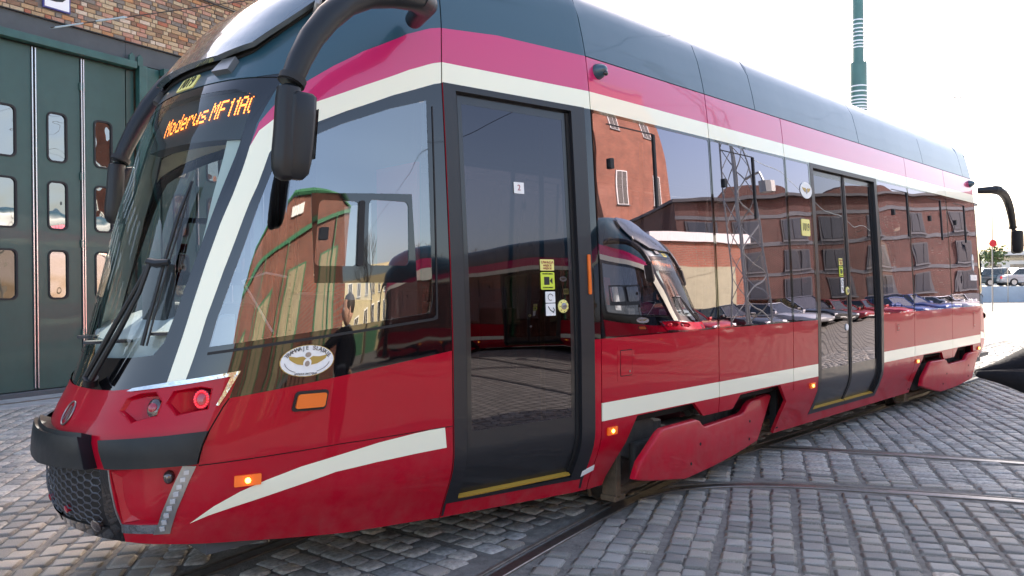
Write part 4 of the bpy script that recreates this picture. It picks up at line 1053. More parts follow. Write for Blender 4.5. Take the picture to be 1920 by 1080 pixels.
for q,h_ in ((-.172,1.448),(4.24,1.50)):
    a = disc('door_button', q, h_, .042, -.028, .006, 'label_yellow', 1, 1, dome=.004)
    disc('button_face', q, h_, .022, -.021, .006, 'steel_grey', 1, 1, a, 14, .003)
    place_text('< >', .022, q, h_, -.013, 'ink', parent=a)
    for k in range(8):
        th = 2*math.pi*k/8; link('pictogram', patch([(q+.034*math.cos(th)-.003,h_+.034*math.sin(th)-.003),(q+.034*math.cos(th)+.003,h_+.034*math.sin(th)-.003),(q+.034*math.cos(th)+.003,h_+.034*math.sin(th)+.003),(q+.034*math.cos(th)-.003,h_+.034*math.sin(th)+.003)], -.020, .001, 'pictogram', step=.5), 'ink', a)
disc('door_button', 4.20, 1.12, .035, -.028, .006, 'label_white', 1, 1, dome=.004)

# ---- interior
b = B(); b.box(-1.06,mx(-1.06),-.90,.90,.30,.36); b.box(-2.3,-1.06,-.72,.72,.30,.36); b.box(mx(-1.06),mx(-2.3),-.72,.72,.30,.36); b.obj('floor_pan', 'int_floor', tram)
b = B(); b.box(-1.0,mx(-1.0),-.90,.90,2.80,2.84); b.box(-1.75,-1.0,-.55,.55,2.80,2.84); b.box(mx(-1.0),mx(-1.75),-.55,.55,2.80,2.84); b.obj('ceiling_panel', 'int_wall', tram)
for s_ in (1,-1):
    def I(x): return x if s_ > 0 else mx(x)
    b = B(); x0,x1 = sorted((I(-1.10),I(-1.06))); b.box(x0,x1,-.82,.30,.36,2.72); cw = b.obj('cab_partition', 'int_dark', tram)
    b = B(); x0,x1 = sorted((I(-1.12),I(-1.105))); b.box(x0,x1,-.86,-.45,1.62,2.3); b.obj('notice', 'poster_red', cw)
    b = B(); x0,x1 = sorted((I(-1.13),I(-1.125))); b.box(x0,x1,-.40,-.1,1.5,2.1); b.obj('notice', 'label_white', cw)
    # dashboard slab with vents
    me = bpy.data.meshes.new('dashboard')
    b = B()
    for z0,z1,k in ((1.16,1.28,.07),):
        P1 = [Sv(q,1.25,-k) for q in np.linspace(-2.45,QN,14)]
        pts = [(p.x,p.y) for p in P1]+[(p.x,-p.y) for p in P1[::-1][1:]]
        pts = [(x if s_ > 0 else mx(x), y) for x,y in pts]+[(I(-2.12),.66),(I(-2.12),-.66)]
        b.prism(pts, z0, z1, axis='z')
    b.v = [(x,y,z+(.17*min(1,max(0,(abs(x-XC)*-1+abs(I(-2.62)-XC))/.45)) if z > 1.2 else 0)) for x,y,z in b.v]
    d = b.obj('dashboard', 'dash_grey', tram)
    for yy,xx in ((-.52,-2.42),(-.26,-2.53),(.0,-2.57),(.26,-2.53)):
        b = B(); zt = 1.30+.17*min(1,max(0,(2.62+xx)/.45)); b.tube([(I(xx),yy,zt-.02),(I(xx),yy,zt-.006)], .06, 18); b.obj('air_vent', 'int_dark', d)
    b = B(); x0,x1 = sorted((I(-2.18),I(-1.95))); b.box(x0,x1,-.55,.45,.9,1.50,.03); b.obj('control_desk', 'int_dark', tram)
    b = B(); x0,x1 = sorted((I(-2.26),I(-2.20))); b.box(x0,x1,-.1,.25,1.3,1.72,.01); b.obj('screen', 'int_dark', tram)
    b = B(); x0,x1 = sorted((I(-1.72),I(-1.25))); b.box(x0,x1,-.25,.25,.80,.92,.04); x0,x1 = sorted((I(-1.34),I(-1.22))); b.box(x0,x1,-.25,.25,.9,1.55,.05); b.obj('driver_seat', 'int_dark', tram)
    b = B(); b.tube([(I(-1.9),-.62,1.35),(I(-2.05),-.60,1.62),(I(-1.9),-.56,1.66),(I(-1.75),-.5,1.64)], .006, 6); b.obj('microphone_cable', 'label_white', tram)
for i, x in enumerate((.6,1.4,2.2,2.95,5.6,6.4,7.2,8.0,8.7)):
    for sy in (1,-1):
        b = B(); b.box(x,x+.42,sy*.98 if sy<0 else .52,-.52 if sy<0 else .98,.72,.80,.02); b.box(x+.38,x+.46,sy*.98 if sy<0 else .52,-.52 if sy<0 else .98,.78,1.38,.03); b.box(x+.1,x+.3,-.9 if sy<0 else .6,-.6 if sy<0 else .9,.36,.72)
        b.obj('passenger_seat', 'seat_cloth', tram)
for x in (.3,1.55,3.4,4.28,5.2,6.9,8.3):
    b = B(); b.tube([(x,-.50,.36),(x,-.50,2.86)], .018, 8); b.obj('grab_pole', 'pole_yellow', tram)

for sx in (1,-1):
    link('pillar_trim', patch([(-2.62,2.58),(-2.30,2.50),(-2.30,1.95),(-2.37,1.30),(-2.68,1.27),(-2.66,1.9)][::-1], -.045, .012, 'pillar_trim', (sx,-1)), 'int_trim', tram)
    link('pillar_trim', patch([(-2.50,2.55),(-2.25,2.4),(-2.29,1.95),(-2.38,1.30),(-2.56,1.27),(-2.50,1.9)][::-1], -.045, .012, 'pillar_trim', (sx,1)), 'int_trim', tram)
# ---- bogies
def bogie(cx, yaw):
    T = Matrix.Translation((cx,0,0)) @ Matrix.Rotation(yaw, 4, 'Z')
    bg_ = empty('bogie', (cx,0,0), yaw); bg_.parent = tram
    for sx in (-1,1):
        for sy in (-1,1):
            prof = [(.0,.34),(.06,.35),(.075,.33),(.095,.325),(.11,.31)]
            b = B(); V = []; n = 32
            P_ = [(.0,.06),(.0,.30),(.0,.345),(.028,.355),(.034,.335),(.125,.33),(.13,.30),(.105,.28),(.085,.12),(.12,.10),(.12,.03)]
            for y_,r_ in P_:
                for k in range(n):
                    a = 2*math.pi*k/n; V.append((sx*.9+r_*math.cos(a), sy*(.70+y_), .33+r_*math.sin(a)))
            F = [(i*n+k, i*n+(k+1)%n, (i+1)*n+(k+1)%n, (i+1)*n+k) for i in range(len(P_)-1) for k in range(n)]+[tuple((len(P_)-1)*n+k for k in range(n))]
            b.add(V,F); b.obj('wheel', 'wheel_steel', bg_, smooth=True)
    for sy in (-1,1):
        b = B(); y0,y1 = sorted((sy*.86,sy*.98))
        b.prism([(-1.25,.42),(-1.18,.60),(-.75,.62),(-.55,.50),(.55,.50),(.75,.62),(1.18,.60),(1.25,.42),(.9,.30),(.5,.36),(-.5,.36),(-.9,.30)], y0, y1); b.obj('bogie_frame', 'bogie_dark', bg_, bevel=.012)
        for sx in (-1,1):
            b = B(); y0,y1 = sorted((sy*.98,sy*1.04)); b.box(sx*.9-.13,sx*.9+.13,y0,y1,.20,.46,.02); b.obj('axle_box', 'bogie_dark', bg_)
            b = B(); b.tube([(sx*.62,sy*.93,.36),(sx*.62,sy*.93,.56)], .075, 14); b.obj('spring', 'bogie_dark', bg_)
            b = B(); x0,x1 = sorted((sx*1.16,sx*1.22)); y0,y1 = sorted((sy*.88,sy*1.0)); b.box(x0,x1,y0,y1,.10,.62); x0,x1 = sorted((sx*1.10,sx*1.24)); b.box(x0,x1,y0,y1,.08,.12); b.obj('wheel_guard', 'rust', bg_, bevel=.006)
            b = B(); b.tube([(sx*1.28,sy*.80,.5),(sx*1.28,sy*.80,.2),(sx*1.22,sy*.78,.09)], .014, 6); b.obj('sand_pipe', 'rust', bg_)
        b = B(); y0,y1 = sorted((sy*.80,sy*.90)); b.box(-.62,.62,y0,y1,.085,.16,.01); b.obj('track_brake', 'rust', bg_)
        b = B(); b.tube([(-1.15,sy*.97,.14),(1.15,sy*.97,.14)], .028, 8); b.obj('guard_rail', 'rust', bg_)
        b = B(); b.box(-.5,.5,sy*.5-.15,sy*.5+.15,.2,.55,.03); b.obj('motor', 'bogie_dark', bg_)
    return bg_
bogie(1.50, R(5.5)); bogie(7.62, 0)
def skirt(cx, slope, sy, pts=None):
    poly = [(.23,.34),(.36,.42),(.56,.52),(.67,.572),(1.185,.562),(1.245,.545),(1.30,.50),(1.345,.487),(2.04,.484),(2.12,.50),(2.18,.54),(2.26,.565),(2.70,.575),(2.73,.555),(2.44,.25),(2.39,.20),(1.9,.165),(1.5,.150),(.9,.140),(.35,.225),(.25,.28)]
    poly = [(.26,.30),(.33,.40),(.60,.555),(.66,.572),(1.185,.562),(1.245,.545),(1.30,.50),(1.345,.487),(2.04,.484),(2.12,.50),(2.18,.54),(2.26,.565),(2.70,.575),(2.735,.55),(2.46,.26),(2.40,.20),(1.9,.165),(1.5,.150),(1.0,.150),(.45,.25),(.30,.285)]
    b = B(); n = len(poly)
    def yy(x): return -1.2+slope*(x-1.5)
    for j in (0,1):
        pass
    bm = bmesh.new(); lo = [bm.verts.new((x+cx-1.5, (yy(x)+.035), z)) for x,z in poly]; f = bm.faces.new(lo)
    r = bmesh.ops.extrude_face_region(bm, geom=[f]); vv = [g for g in r['geom'] if isinstance(g, bmesh.types.BMVert)]
    for v in vv: v.co.y -= .05
    bmesh.ops.recalc_face_normals(bm, faces=bm.faces)
    front = [e for e in bm.edges if all(v in vv for v in e.verts)]
    bmesh.ops.bevel(bm, geom=front, offset=.016, segments=3, affect='EDGES', profile=.5)
    if sy < 0:
        for v in bm.verts: v.co.y *= -1
        bmesh.ops.reverse_faces(bm, faces=bm.faces)
    me = bpy.data.meshes.new('bogie_skirt'); bm.to_mesh(me); bm.free()
    me.polygons.foreach_set('use_smooth', [True]*len(me.polygons)); me.set_sharp_from_angle(angle=R(35))
    o = link('bogie_skirt', me, 'skirt_red', tram)
    for x,z in ((1.24,.37),(1.08,.25),(2.215,.40),(2.20,.25)):
        b = B(); p = Vector((x+cx-1.5, yy(x)-.014, z)); p.y *= sy if sy > 0 else -1
        q_ = p+Vector((0,-.004*sy,0)); b.tube([p,q_], .012, 10); b.obj('bolt', 'joint_dark', o)
skirt(1.5,.12,1); skirt(1.5,-.10,-1)
skirt(7.60,.0,1); skirt(7.60,0,-1)
# dark equipment boxes between the bogies and behind the openings
b = B(); b.box(.35,8.8,-.70,.70,.62,.69); b.box(2.95,6.1,-.98,.98,.30,.34)
b.box(.3,2.85,-.6,.6,.45,.62); b.box(6.3,8.8,-.6,.6,.45,.62)
b.obj('underframe', 'bogie_dark', tram)
for y0,y1 in ((-1.08,-1.02),(1.02,1.08)):
    for xa,xb,xs in ((.45,2.75,(.47,2.82)),(6.4,8.7,(6.30,8.66))):
        b = B(); b.box(xa,xb,y0,y1,.60,.70); b.obj('arch_liner', 'joint_dark', tram)
        for x in xs: b = B(); b.box(x-.03,x+.01,y0,y1,.25,.60); b.obj('arch_liner', 'joint_dark', tram)
b = B(); b.box(1.50,1.72,-1.06,-.9,.54,.60,.01); b.tube([(1.45,-1.0,.55),(1.8,-1.0,.57)], .03, 8); b.obj('coupler_link', 'bogie_dark', tram)

# ------------------------------------------------------------------ parked cars
for nm, c in (('car_white',(.70,.70,.70)),('car_blue',(.03,.07,.22)),('car_red',(.35,.015,.02)),('car_dark',(.02,.025,.03)),('car_silver',(.42,.43,.45)),('car_teal',(.03,.07,.09)),('car_grey',(.12,.12,.13))):
    mat(nm, c, .28, .2, 1.0)
mat('tyre', (.02,.02,.02), .8); mat('rim', (.45,.46,.48), .3, .8); mat('tail_red', (.5,.01,.02), .2, 0, 1, emit=(1,.02,.02), es=.15); mat('plate_white', (.75,.75,.72), .4)
def car(name, x, y, rz, paint, label, kind='hatch', z=0, group=None):
    c = empty(name, (x,y,z), rz, label=label, cat='car', group=group)
    L, W, H = (4.3,1.78,1.48) if kind == 'hatch' else ((4.7,1.82,1.45) if kind == 'saloon' else (4.6,1.88,1.70))
    hl = L/2; hw = W/2
    # stations: x, sill z, belt z, half width at sill, at belt, plan pinch
    st = [(-hl,.42,.62,.78),(-hl+.05,.30,.78,.86),(-hl+.35,.24,.90,.95),(-hl+.9,.22,.95,1.0),(0,.20,.93,1.0),(hl-1.15,.22,.90,1.0),(hl-.5,.24,.80,.95),(hl-.1,.30,.68,.84),(hl,.40,.58,.74)]
    if kind == 'suv': st = [(a,b_+.06,c_+.12,d) for a,b_,c_,d in st]
    V = []; n = 10
    for xs,z0,z1,pk in st:
        w_ = hw*pk
        for yy,zz in ((0,z0),(.8,z0),(.97,z0+.10),(1.0,(z0+z1)/2),(.95,z1-.03),(.80,z1+.02),(0,z1+.05)):
            V.append((xs,yy*w_,zz))
        for yy,zz in ((.80,z1+.02),(.95,z1-.03),(1.0,(z0+z1)/2),(.97,z0+.10),(.8,z0)):
            V.append((xs,-yy*w_,zz))
    n = 12; F = [(i*n+k, i*n+(k+1)%n, (i+1)*n+(k+1)%n, (i+1)*n+k) for i in range(len(st)-1) for k in range(n)]+[tuple(range(n)), tuple((len(st)-1)*n+k for k in range(n))]
    b = B(); b.add(V,F); b.obj('body', paint, c, smooth=True)
    zb = st[4][2]+.02
    if kind == 'saloon': cab = [(-hl+.75,zb,.88),(-hl+1.35,H-.04,.70),(.25,H,.70),(hl-1.45,zb,.86)]
    else: cab = [(-hl+.12,zb,.86),(-hl+.45,H-.04,.70),(.2,H,.70),(hl-1.45,zb,.86)]
    P_ = [(xx,zz,hw*kk) for xx,zz,kk in cab]
    b = B(); V = [(xx,ww*s_,zz) for s_ in (1,-1) for xx,zz,ww in P_]
    b.add(V, [(0,1,2,3),(7,6,5,4),(0,4,5,1),(2,6,7,3)]); b.obj('window', 'car_glass', c)
    b = B(); (x1,z1,w1),(x2,z2,w2) = P_[1],P_[2]
    b.add([(x1-.03,w1+.01,z1),(x1-.03,-w1-.01,z1),(x2+.03,-w2-.01,z2),(x2+.03,w2+.01,z2),(x1,w1*.7,z1+.035),(x1,-w1*.7,z1+.035),(x2,-w2*.7,z2+.03),(x2,w2*.7,z2+.03)],
          [(4,7,6,5),(0,3,7,4),(1,5,6,2),(0,4,5,1),(3,2,6,7)]); 
    for s_ in (1,-1):
        for (xa,za,wa),(xb_,zb_,wb_) in ((P_[0],P_[1]),(P_[3],P_[2]),((-.15,zb,hw*.88),(-.1,H,hw*.70))):
            b.tube([(xa,wa*s_,za),(xb_,wb_*s_,zb_)], .035, 5)
    b.obj('roof', paint, c)
    for sx in (-1,1):
        for sy in (-1,1):
            wx = sx*(hl-.82); b = B(); b.tube([(wx,sy*(hw-.20),.32),(wx,sy*(hw+.005),.32)], .32, 20); wh = b.obj('wheel', 'tyre', c)
            b = B(); b.tube([(wx,sy*(hw-.02),.32),(wx,sy*(hw+.012),.32)], .20, 12); b.obj('rim', 'rim', wh)
    dz = .12 if kind == 'suv' else 0
    for sy in (-1,1):
        b = B(); b.box(-hl-.01,-hl+.14,sy*hw*.62-.13,sy*hw*.62+.13,.60+dz,.80+dz,.02); b.obj('tail_light', 'tail_red', c)
        b = B(); b.box(hl-.16,hl-.01,sy*hw*.60-.14,sy*hw*.60+.14,.56+dz,.68+dz,.02); b.obj('headlight', 'lamp_white', c)
        b = B(); b.box(hl-1.62,hl-1.45,sy*(hw+.06)-.09,sy*(hw+.06)+.09,zb-.02,zb+.11,.03); b.obj('wing_mirror', paint, c)
    b = B(); b.box(-hl-.02,-hl+.03,-.26,.26,.44+dz,.55+dz); b.obj('licence_plate', 'plate_white', c)
    b = B(); b.box(hl-.03,hl+.012,-.26,.26,.36+dz,.46+dz); b.obj('licence_plate', 'plate_white', c)
    return c
G = 'cars parked before the long brick building'
for i,(x,y,p,k,lab) in enumerate([(17.5,-12.2,'car_red','hatch','dark red hatchback parked nearest the lattice mast'),(20.4,-12,'car_dark','hatch','black hatchback parked between a red and a silver car'),
    (23.3,-11.8,'car_silver','saloon','silver saloon parked in the row before the long brick building'),(26.3,-12.1,'car_dark','suv','black tall car parked beside the silver saloon'),
    (29.5,-12,'car_red','hatch','bright red hatchback parked beside the black tall car'),(32.6,-12,'car_red','saloon','red saloon parked next to a blue car'),(36.0,-11.8,'car_blue','hatch','blue hatchback parked second from a white car'),
    (39.2,-12,'car_blue','suv','tall blue car parked right beside a white saloon'),(42.6,-11.6,'car_white','saloon','white saloon parked between a blue and a white car'),(46.2,-11.8,'car_white','hatch','white hatchback parked last in the row')]):
    car('parked_car', x, y, R(97+rng.uniform(-4,4)), p, lab, k, group=G)

# ------------------------------------------------------------------ right background: car park on a low terrace
def PX2(px, depth): v = at_px(px, 530, depth); return v.x, v.y
mat('wall_pale_blue', (.36,.44,.52), .8, var=(1,.1)); mat('terrace', (.30,.28,.24), .9, var=(2,.15)); mat('workshop_wall', (.22,.16,.13), .85, var=(1,.2)); mat('roof_light', (.55,.55,.55), .6); mat('render_white', (.62,.60,.56), .8, var=(1,.06))
mat('sign_red', (.55,.01,.02), .4); mat('leaf_green', (.05,.085,.025), .7, var=(2,.4)); mat('bark', (.10,.075,.055), .9, var=(8,.3)); mat('twig', (.085,.065,.055), .9)
ang = math.atan2(fw.y, fw.x)-R(90)-R(6)
def T2(px, depth, z=0): x, y = PX2(px, depth); return Matrix.Translation((x,y,z)) @ Matrix.Rotation(ang, 4, 'Z')
b = B(); b.box(-14,30,0,.3,-.1,1.22,mtx=T2(1890,58)); b.obj('retaining_wall', 'wall_pale_blue', label='low pale blue wall across the far end of the sunlit yard', cat='wall')
b = B(); b.box(-14,30,.301,30,-.1,1.20,mtx=T2(1890,58)); b.obj('terrace', 'terrace', kind='structure')
x,y = PX2(1873,62); car('parked_car', x, y, ang+R(8), 'car_teal', 'dark teal car parked on the far terrace beside the tram tail', 'hatch', 1.2)
x,y = PX2(1925,61); car('parked_car', x, y, ang+R(4), 'car_silver', 'silver car on the far terrace at the right edge of the picture', 'saloon', 1.2)
hb = empty('service_building', T2(1905,84).translation, ang, label='low white building with a pale flat roof behind the far car park', cat='building')
b = B(); b.box(-4,14,0,9,0,3.9); b.obj('wall', 'render_white', hb)
b = B(); b.box(-4.6,14.6,-.7,9.4,4.5,4.95); b.obj('roof', 'roof_light', hb); b = B(); b.box(-4,14,.02,9,3.9,4.5); b.obj('clerestory', 'car_glass', hb)
for x in (-3.2,-.6,2.0,4.6,7.2): b = B(); b.box(x,x+1.7,-.03,.02,1.9,3.5); b.obj('window', 'car_glass', hb)
b = B(); b.box(9.5,11,-.03,.02,1.3,3.5); b.obj('door', 'car_grey', hb)
x,y = PX2(1861,40); sp = empty('round_sign', (x,y,0), ang, label='round red traffic sign on a thin pole beyond the tram tail', cat='sign')
b = B(); b.tube([(0,0,0),(0,0,6.0)], .035, 8); b.obj('pole', 'steel_grey', sp); zc = 1.58+(528-456)/1420*40
b = B(); b.tube([(0,-.05,zc),(0,-.08,zc)], .19, 20); b.obj('disc', 'sign_red', sp)
fn = empty('mesh_fence', T2(1890,56.5).translation, ang, label='thin wire fence with slim posts before the low pale blue wall', cat='fence')
for i in range(-3,9): b = B(); b.tube([(i*2.0,0,0),(i*2.0,0,2.6)], .03, 6); b.obj('post', 'steel_grey', fn)
for k in (1.3,1.9,2.5): b = B(); b.tube([(-6,0,k),(16,0,k)], .012, 4); b.obj('rail', 'steel_grey', fn)
# mobile-looking skyline of trees
def branch(b, p, d, l, r_, lev, tips, rs):
    q = p+d*l; b.tube([p, p+d*l*.5+Vector((rs.uniform(-.04,.04)*l, rs.uniform(-.04,.04)*l, .02*l)), q], [r_, r_*.8, r_*.62], 5 if lev < 2 else 3, False)
    if lev == 0: tips.append(q); return
    for i in range(rs.randint(2,3)+(1 if lev > 2 else 0)):
        nd = (d+Vector((rs.uniform(-.75,.75), rs.uniform(-.75,.75), rs.uniform(-.1,.55)))).normalized()
        branch(b, p+d*l*rs.uniform(.55,1.0), nd, l*rs.uniform(.62,.82), r_*.58, lev-1, tips, rs)
def tree(name, x, y, h, seed, label, leafy=0, group=None, lev=5):
    rs = random.Random(seed); t = empty(name, (x,y,0), label=label, cat='tree', group=group); tips = []
    b = B(); b.tube([(0,0,0),(.05,.02,h*.15),(0,0,h*.3)], [h*.025,h*.02,h*.017], 8); b.obj('trunk', 'bark', t)
    b = B(); branch(b, Vector((0,0,h*.28)), Vector((0,0,1)), h*.24, h*.015, lev, tips, rs)
    b.obj('crown', 'twig', t)
    if leafy:
        b = B()
        for p in tips:
            for k in range(leafy):
                c = p+Vector((rs.gauss(0,.35),rs.gauss(0,.35),rs.gauss(0,.3))); s_ = rs.uniform(.08,.17); a = Vector((rs.uniform(-1,1),rs.uniform(-1,1),rs.uniform(-1,1))).normalized()*s_; e = a.cross(Vector((rs.uniform(-1,1),rs.uniform(-1,1),rs.uniform(-1,1)))).normalized()*s_
                b.add([c-a,c+e,c+a,c-e], [(0,1,2,3)])
        b.obj('foliage', 'leaf_green', t)
    return t
x,y = PX2(1856,70); tree('broadleaf_tree', x, y, 5.0, 3, 'leafy green tree beyond the far car park beside the tram tail', 5, lev=4)
x,y = PX2(1935,90); tree('broadleaf_tree', x, y, 6.0, 9, 'leafy green tree behind the low white building', 5, lev=4)

# ------------------------------------------------------------------ the yard behind the viewer, seen in the tram's windows
def brick_wall_mat(name, c1, c2, mortar, scale=1, rot=0):
    m = bpy.data.materials.new(name); m.use_nodes = True; n = m.node_tree; bs = n.nodes['Principled BSDF']
    tc = n.nodes.new('ShaderNodeTexCoord'); mp = n.nodes.new('ShaderNodeVectorMath'); sp_ = n.nodes.new('ShaderNodeSeparateXYZ'); cb = n.nodes.new('ShaderNodeCombineXYZ'); ad = n.nodes.new('ShaderNodeMath')
    n.links.new(tc.outputs['Object'], sp_.inputs[0]); n.links.new(sp_.outputs[0], ad.inputs[0]); n.links.new(sp_.outputs[1], ad.inputs[1]); n.links.new(ad.outputs[0], cb.inputs[0]); n.links.new(sp_.outputs[2], cb.inputs[1])
    br = n.nodes.new('ShaderNodeTexBrick'); br.inputs['Scale'].default_value = scale; br.inputs['Brick Width'].default_value = .25; br.inputs['Row Height'].default_value = .077; br.inputs['Mortar Size'].default_value = .012
    br.inputs['Color1'].default_value = (*c1,1); br.inputs['Color2'].default_value = (*c2,1); br.inputs['Mortar'].default_value = (*mortar,1)
    no = n.nodes.new('ShaderNodeTexNoise'); no.inputs['Scale'].default_value = .8; no.inputs['Detail'].default_value = 5
    r_ = n.nodes.new('ShaderNodeMapRange'); r_.inputs[1].default_value = .3; r_.inputs[2].default_value = .7; r_.inputs[3].default_value = .75; r_.inputs[4].default_value = 1.2
    mx_ = n.nodes.new('ShaderNodeMix'); mx_.data_type = 'RGBA'; mx_.blend_type = 'MULTIPLY'; mx_.inputs[0].default_value = 1
    n.links.new(cb.outputs[0], br.inputs[0]); n.links.new(tc.outputs['Object'], no.inputs[0]); n.links.new(no.outputs[0], r_.inputs[0]); n.links.new(br.outputs[0], mx_.inputs[6]); n.links.new(r_.outputs[0], mx_.inputs[7]); n.links.new(mx_.outputs[2], bs.inputs['Base Color'])
    bn_ = n.nodes.new('ShaderNodeBump'); bn_.inputs['Distance'].default_value = .01; bn_.invert = True; n.links.new(br.outputs['Fac'], bn_.inputs['Height']); n.links.new(bn_.outputs[0], bs.inputs['Normal']); bs.inputs['Roughness'].default_value = .85
    M[name] = m
brick_wall_mat('wall_red_brick', (.26,.068,.036), (.34,.10,.055), (.25,.18,.13))
brick_wall_mat('wall_shade_brick', (.085,.024,.018), (.12,.032,.022), (.16,.12,.10))  # red brick darkened so the long building's shade sits in its colour
mat('stone_band', (.11,.115,.125), .7, var=(2,.15)); mat('trim_white', (.70,.69,.66), .7); mat('gate_khaki', (.36,.34,.22), .7, var=(3,.08)); mat('frame_green', (.03,.13,.06), .5); mat('panel_cream', (.42,.35,.20), .7)
brick_wall_mat('wall_hall_brick', (.15,.042,.025), (.21,.062,.035), (.14,.11,.09)); mat('hall_panel', (.24,.20,.12), .7, var=(3,.15))
mat('slate', (.06,.062,.07), .6); mat('win_dark', (.03,.04,.06), .15, spec=.6)
# big brick hall, nearest corner towards the tram
def building(name, x, y, rz, w_, d, h, m, label, floors=None, bays=0, z0=1.2, win=(1.0,1.5), wm='car_glass', fm='trim_white', faces=('front',)):
    t = empty(name, (x,y,0), rz, label=label, cat='building')
    b = B(); b.box(0,w_,0,d,-.1,h); b.obj('wall', m, t)
    for fl in range(floors or 0):
        for i in range(bays):
            cx = (i+.5)*w_/bays; zz = z0+fl*(h-.6-z0)/max(1,floors)
            f = B().box(cx-win[0]/2-.08,cx+win[0]/2+.08,-.05,-.0,zz-.08,zz+win[1]+.08).obj('window', fm, t)
            for s_ in (-1,1): B().box(cx+(s_*win[0]/4)-win[0]/4+.04,cx+(s_*win[0]/4)+win[0]/4-.04,-.07,-.052,zz,zz+win[1]).obj('pane', wm, f)
            B().box(cx-win[0]/2-.15,cx+win[0]/2+.15,-.14,-.02,zz-.18,zz-.085).obj('sill', 'stone_band', f)
    return t
t = building('brick_hall', 52.0, -34.0, R(180), 9.7, 2.5, 26, 'wall_red_brick', 'tall sunlit red brick hall standing across the yard, mirrored in the first passenger window', 3, 2, 5, (1.2,2.6))
B().box(-.15,10.35,-.15,2.6,26.0,26.5).obj('cornice', 'stone_band', t)
t = empty('brick_shed', (25.6,-13.6,0), R(-165), label='small brick shed with white cornice and khaki gate, mirrored beside the lattice mast', cat='building')
B().box(0,5.2,0,4,-.1,4.6).obj('wall', 'wall_red_brick', t); B().box(-.15,5.35,-.15,4.15,4.6,5.0).obj('cornice', 'trim_white', t)
g_ = B().box(.75,4.0,-.06,-.003,0,3.5).obj('gate', 'gate_khaki', t); B().box(2.36,2.39,-.09,-.062,0,3.5).obj('gate_seam', 'joint_dark', g_)
# long three-storey building
t = building('long_brick_building', 53.5, -9.6, R(214), 23, 10, 8.8, 'wall_shade_brick', 'long red brick building of three storeys with grey bands and painted-in shade, mirrored along the tram windows', 3, 8, 1.9, (1.2,1.3), 'win_dark', 'slate')
for z0_,z1_ in ((.6,1.5),(3.55,3.8),(5.7,5.95),(7.6,7.85)): B().box(-.05,23.05,-.04,-.001,z0_,z1_).obj('stone_course', 'stone_band', t)
B().box(-.2,23.2,-.3,10.2,8.8,9.0).obj('cornice', 'slate', t)
for i in range(3): 
    b = B(); b.prism([(i*7.5+1,9.0),(i*7.5+2,9.6),(i*7.5+4.5,9.6),(i*7.5+5.5,9.0)], -.2, .3); b.obj('gable', 'wall_shade_brick', t)
# lattice mast
mt = empty('lattice_mast', (15.3,-8.2,0), R(20), label='grey steel lattice mast with cross bracing, mirrored between the passenger windows', cat='mast')
mat('mast_grey', (.32,.34,.33), .5, .4)
for sx in (-1,1):
    for sy in (-1,1): b = B(); b.tube([(sx*.34,sy*.34,0),(sx*.16,sy*.16,12)], .04, 4); b.obj('leg', 'mast_grey', mt)
n = 15
for k in range(n):
    z0_, z1_ = 12*k/n, 12*(k+1)/n; w0 = .34-.18*k/n; w1 = .34-.18*(k+1)/n
    for (a,c) in (((-1,-1),(1,-1)),((1,-1),(1,1)),((1,1),(-1,1)),((-1,1),(-1,-1))):
        b = B(); s_ = k % 2; p0, p1 = (a,c) if s_ else (c,a)
        b.tube([(p0[0]*w0,p0[1]*w0,z0_),(p1[0]*w1,p1[1]*w1,z1_)], .018, 4); b.obj('brace', 'mast_grey', mt)
b = B(); b.tube([(0,.3,5.2),(0,.9,5.3),(0,1.0,4.9)], .04, 6); b.tube([(0,1.0,4.7),(0,1.0,5.0)], .16, 10); b.obj('lamp_head', 'mast_grey', mt)
# hall straight behind the viewer: gabled, green trim
t = building('green_trimmed_hall', .6, -16.5, R(180), 12.5, 14, 5.9, 'wall_hall_brick', 'brick hall with green trim and cream gate panels, mirrored in the cab window', 1, 4, 1.3, (1.5,2.9), 'hall_panel', 'frame_green')
b = B(); b.prism([(0,5.9),(12.5,5.9),(11.6,6.6),(6.2,7.8),(.9,6.6)], 0, 14); b.obj('gable', 'wall_hall_brick', t)
b = B(); b.tube([(-.1,-.06,5.9),(.9,-.06,6.65),(6.2,-.06,7.88),(11.6,-.06,6.65),(12.6,-.06,5.9)], .09, 6); b.obj('gable_trim', 'frame_green', t)
B().box(-.05,12.55,-.12,-.075,5.6,5.8).obj('gutter', 'frame_green', t)
for x in (1.2,5.9,9.0,11.9): b = B(); b.tube([(x,-.1,0),(x,-.1,5.7)], .06, 6); b.obj('downpipe', 'frame_green', t)
B().box(5.0,6.2,-.14,-.08,6.6,7.2).obj('name_board', 'trim_white', t)
for i in range(8): B().box(2.2+i*.36,2.35+i*.36,-.12,-.0,.3,2.2).obj('pilaster', 'wall_hall_brick', t)
building('cream_tenement', 30, -78, R(180), 26, 10, 10.5, 'panel_cream', 'cream tenement far across the yard, mirrored low in the cab window', 3, 9, 1.5, (1.1,1.6))
building('white_tenement', 52, -84, R(180), 20, 10, 11.5, 'render_white', 'white tenement far across the yard, right of the cream one in the mirror image', 3, 8, 1.5, (1.1,1.6))
t = building('ochre_garage', 17, -46, R(180), 13, 6, 3.0, 'panel_cream', 'low ochre garage row at the end of the yard, mirrored below the tenements', 0, 0)
for i in range(4): B().box(.6+i*3.1,3.1+i*3.1,-.05,-.002,0,2.3).obj('garage_door', 'frame_green', t)
building('low_workshop', 46, -40, R(180), 22, 8, 4.2, 'workshop_wall', 'low brownish workshop beyond the yard, mirrored in the depot door panes', 1, 7, 1.2, (1.4,1.6), 'win_dark')
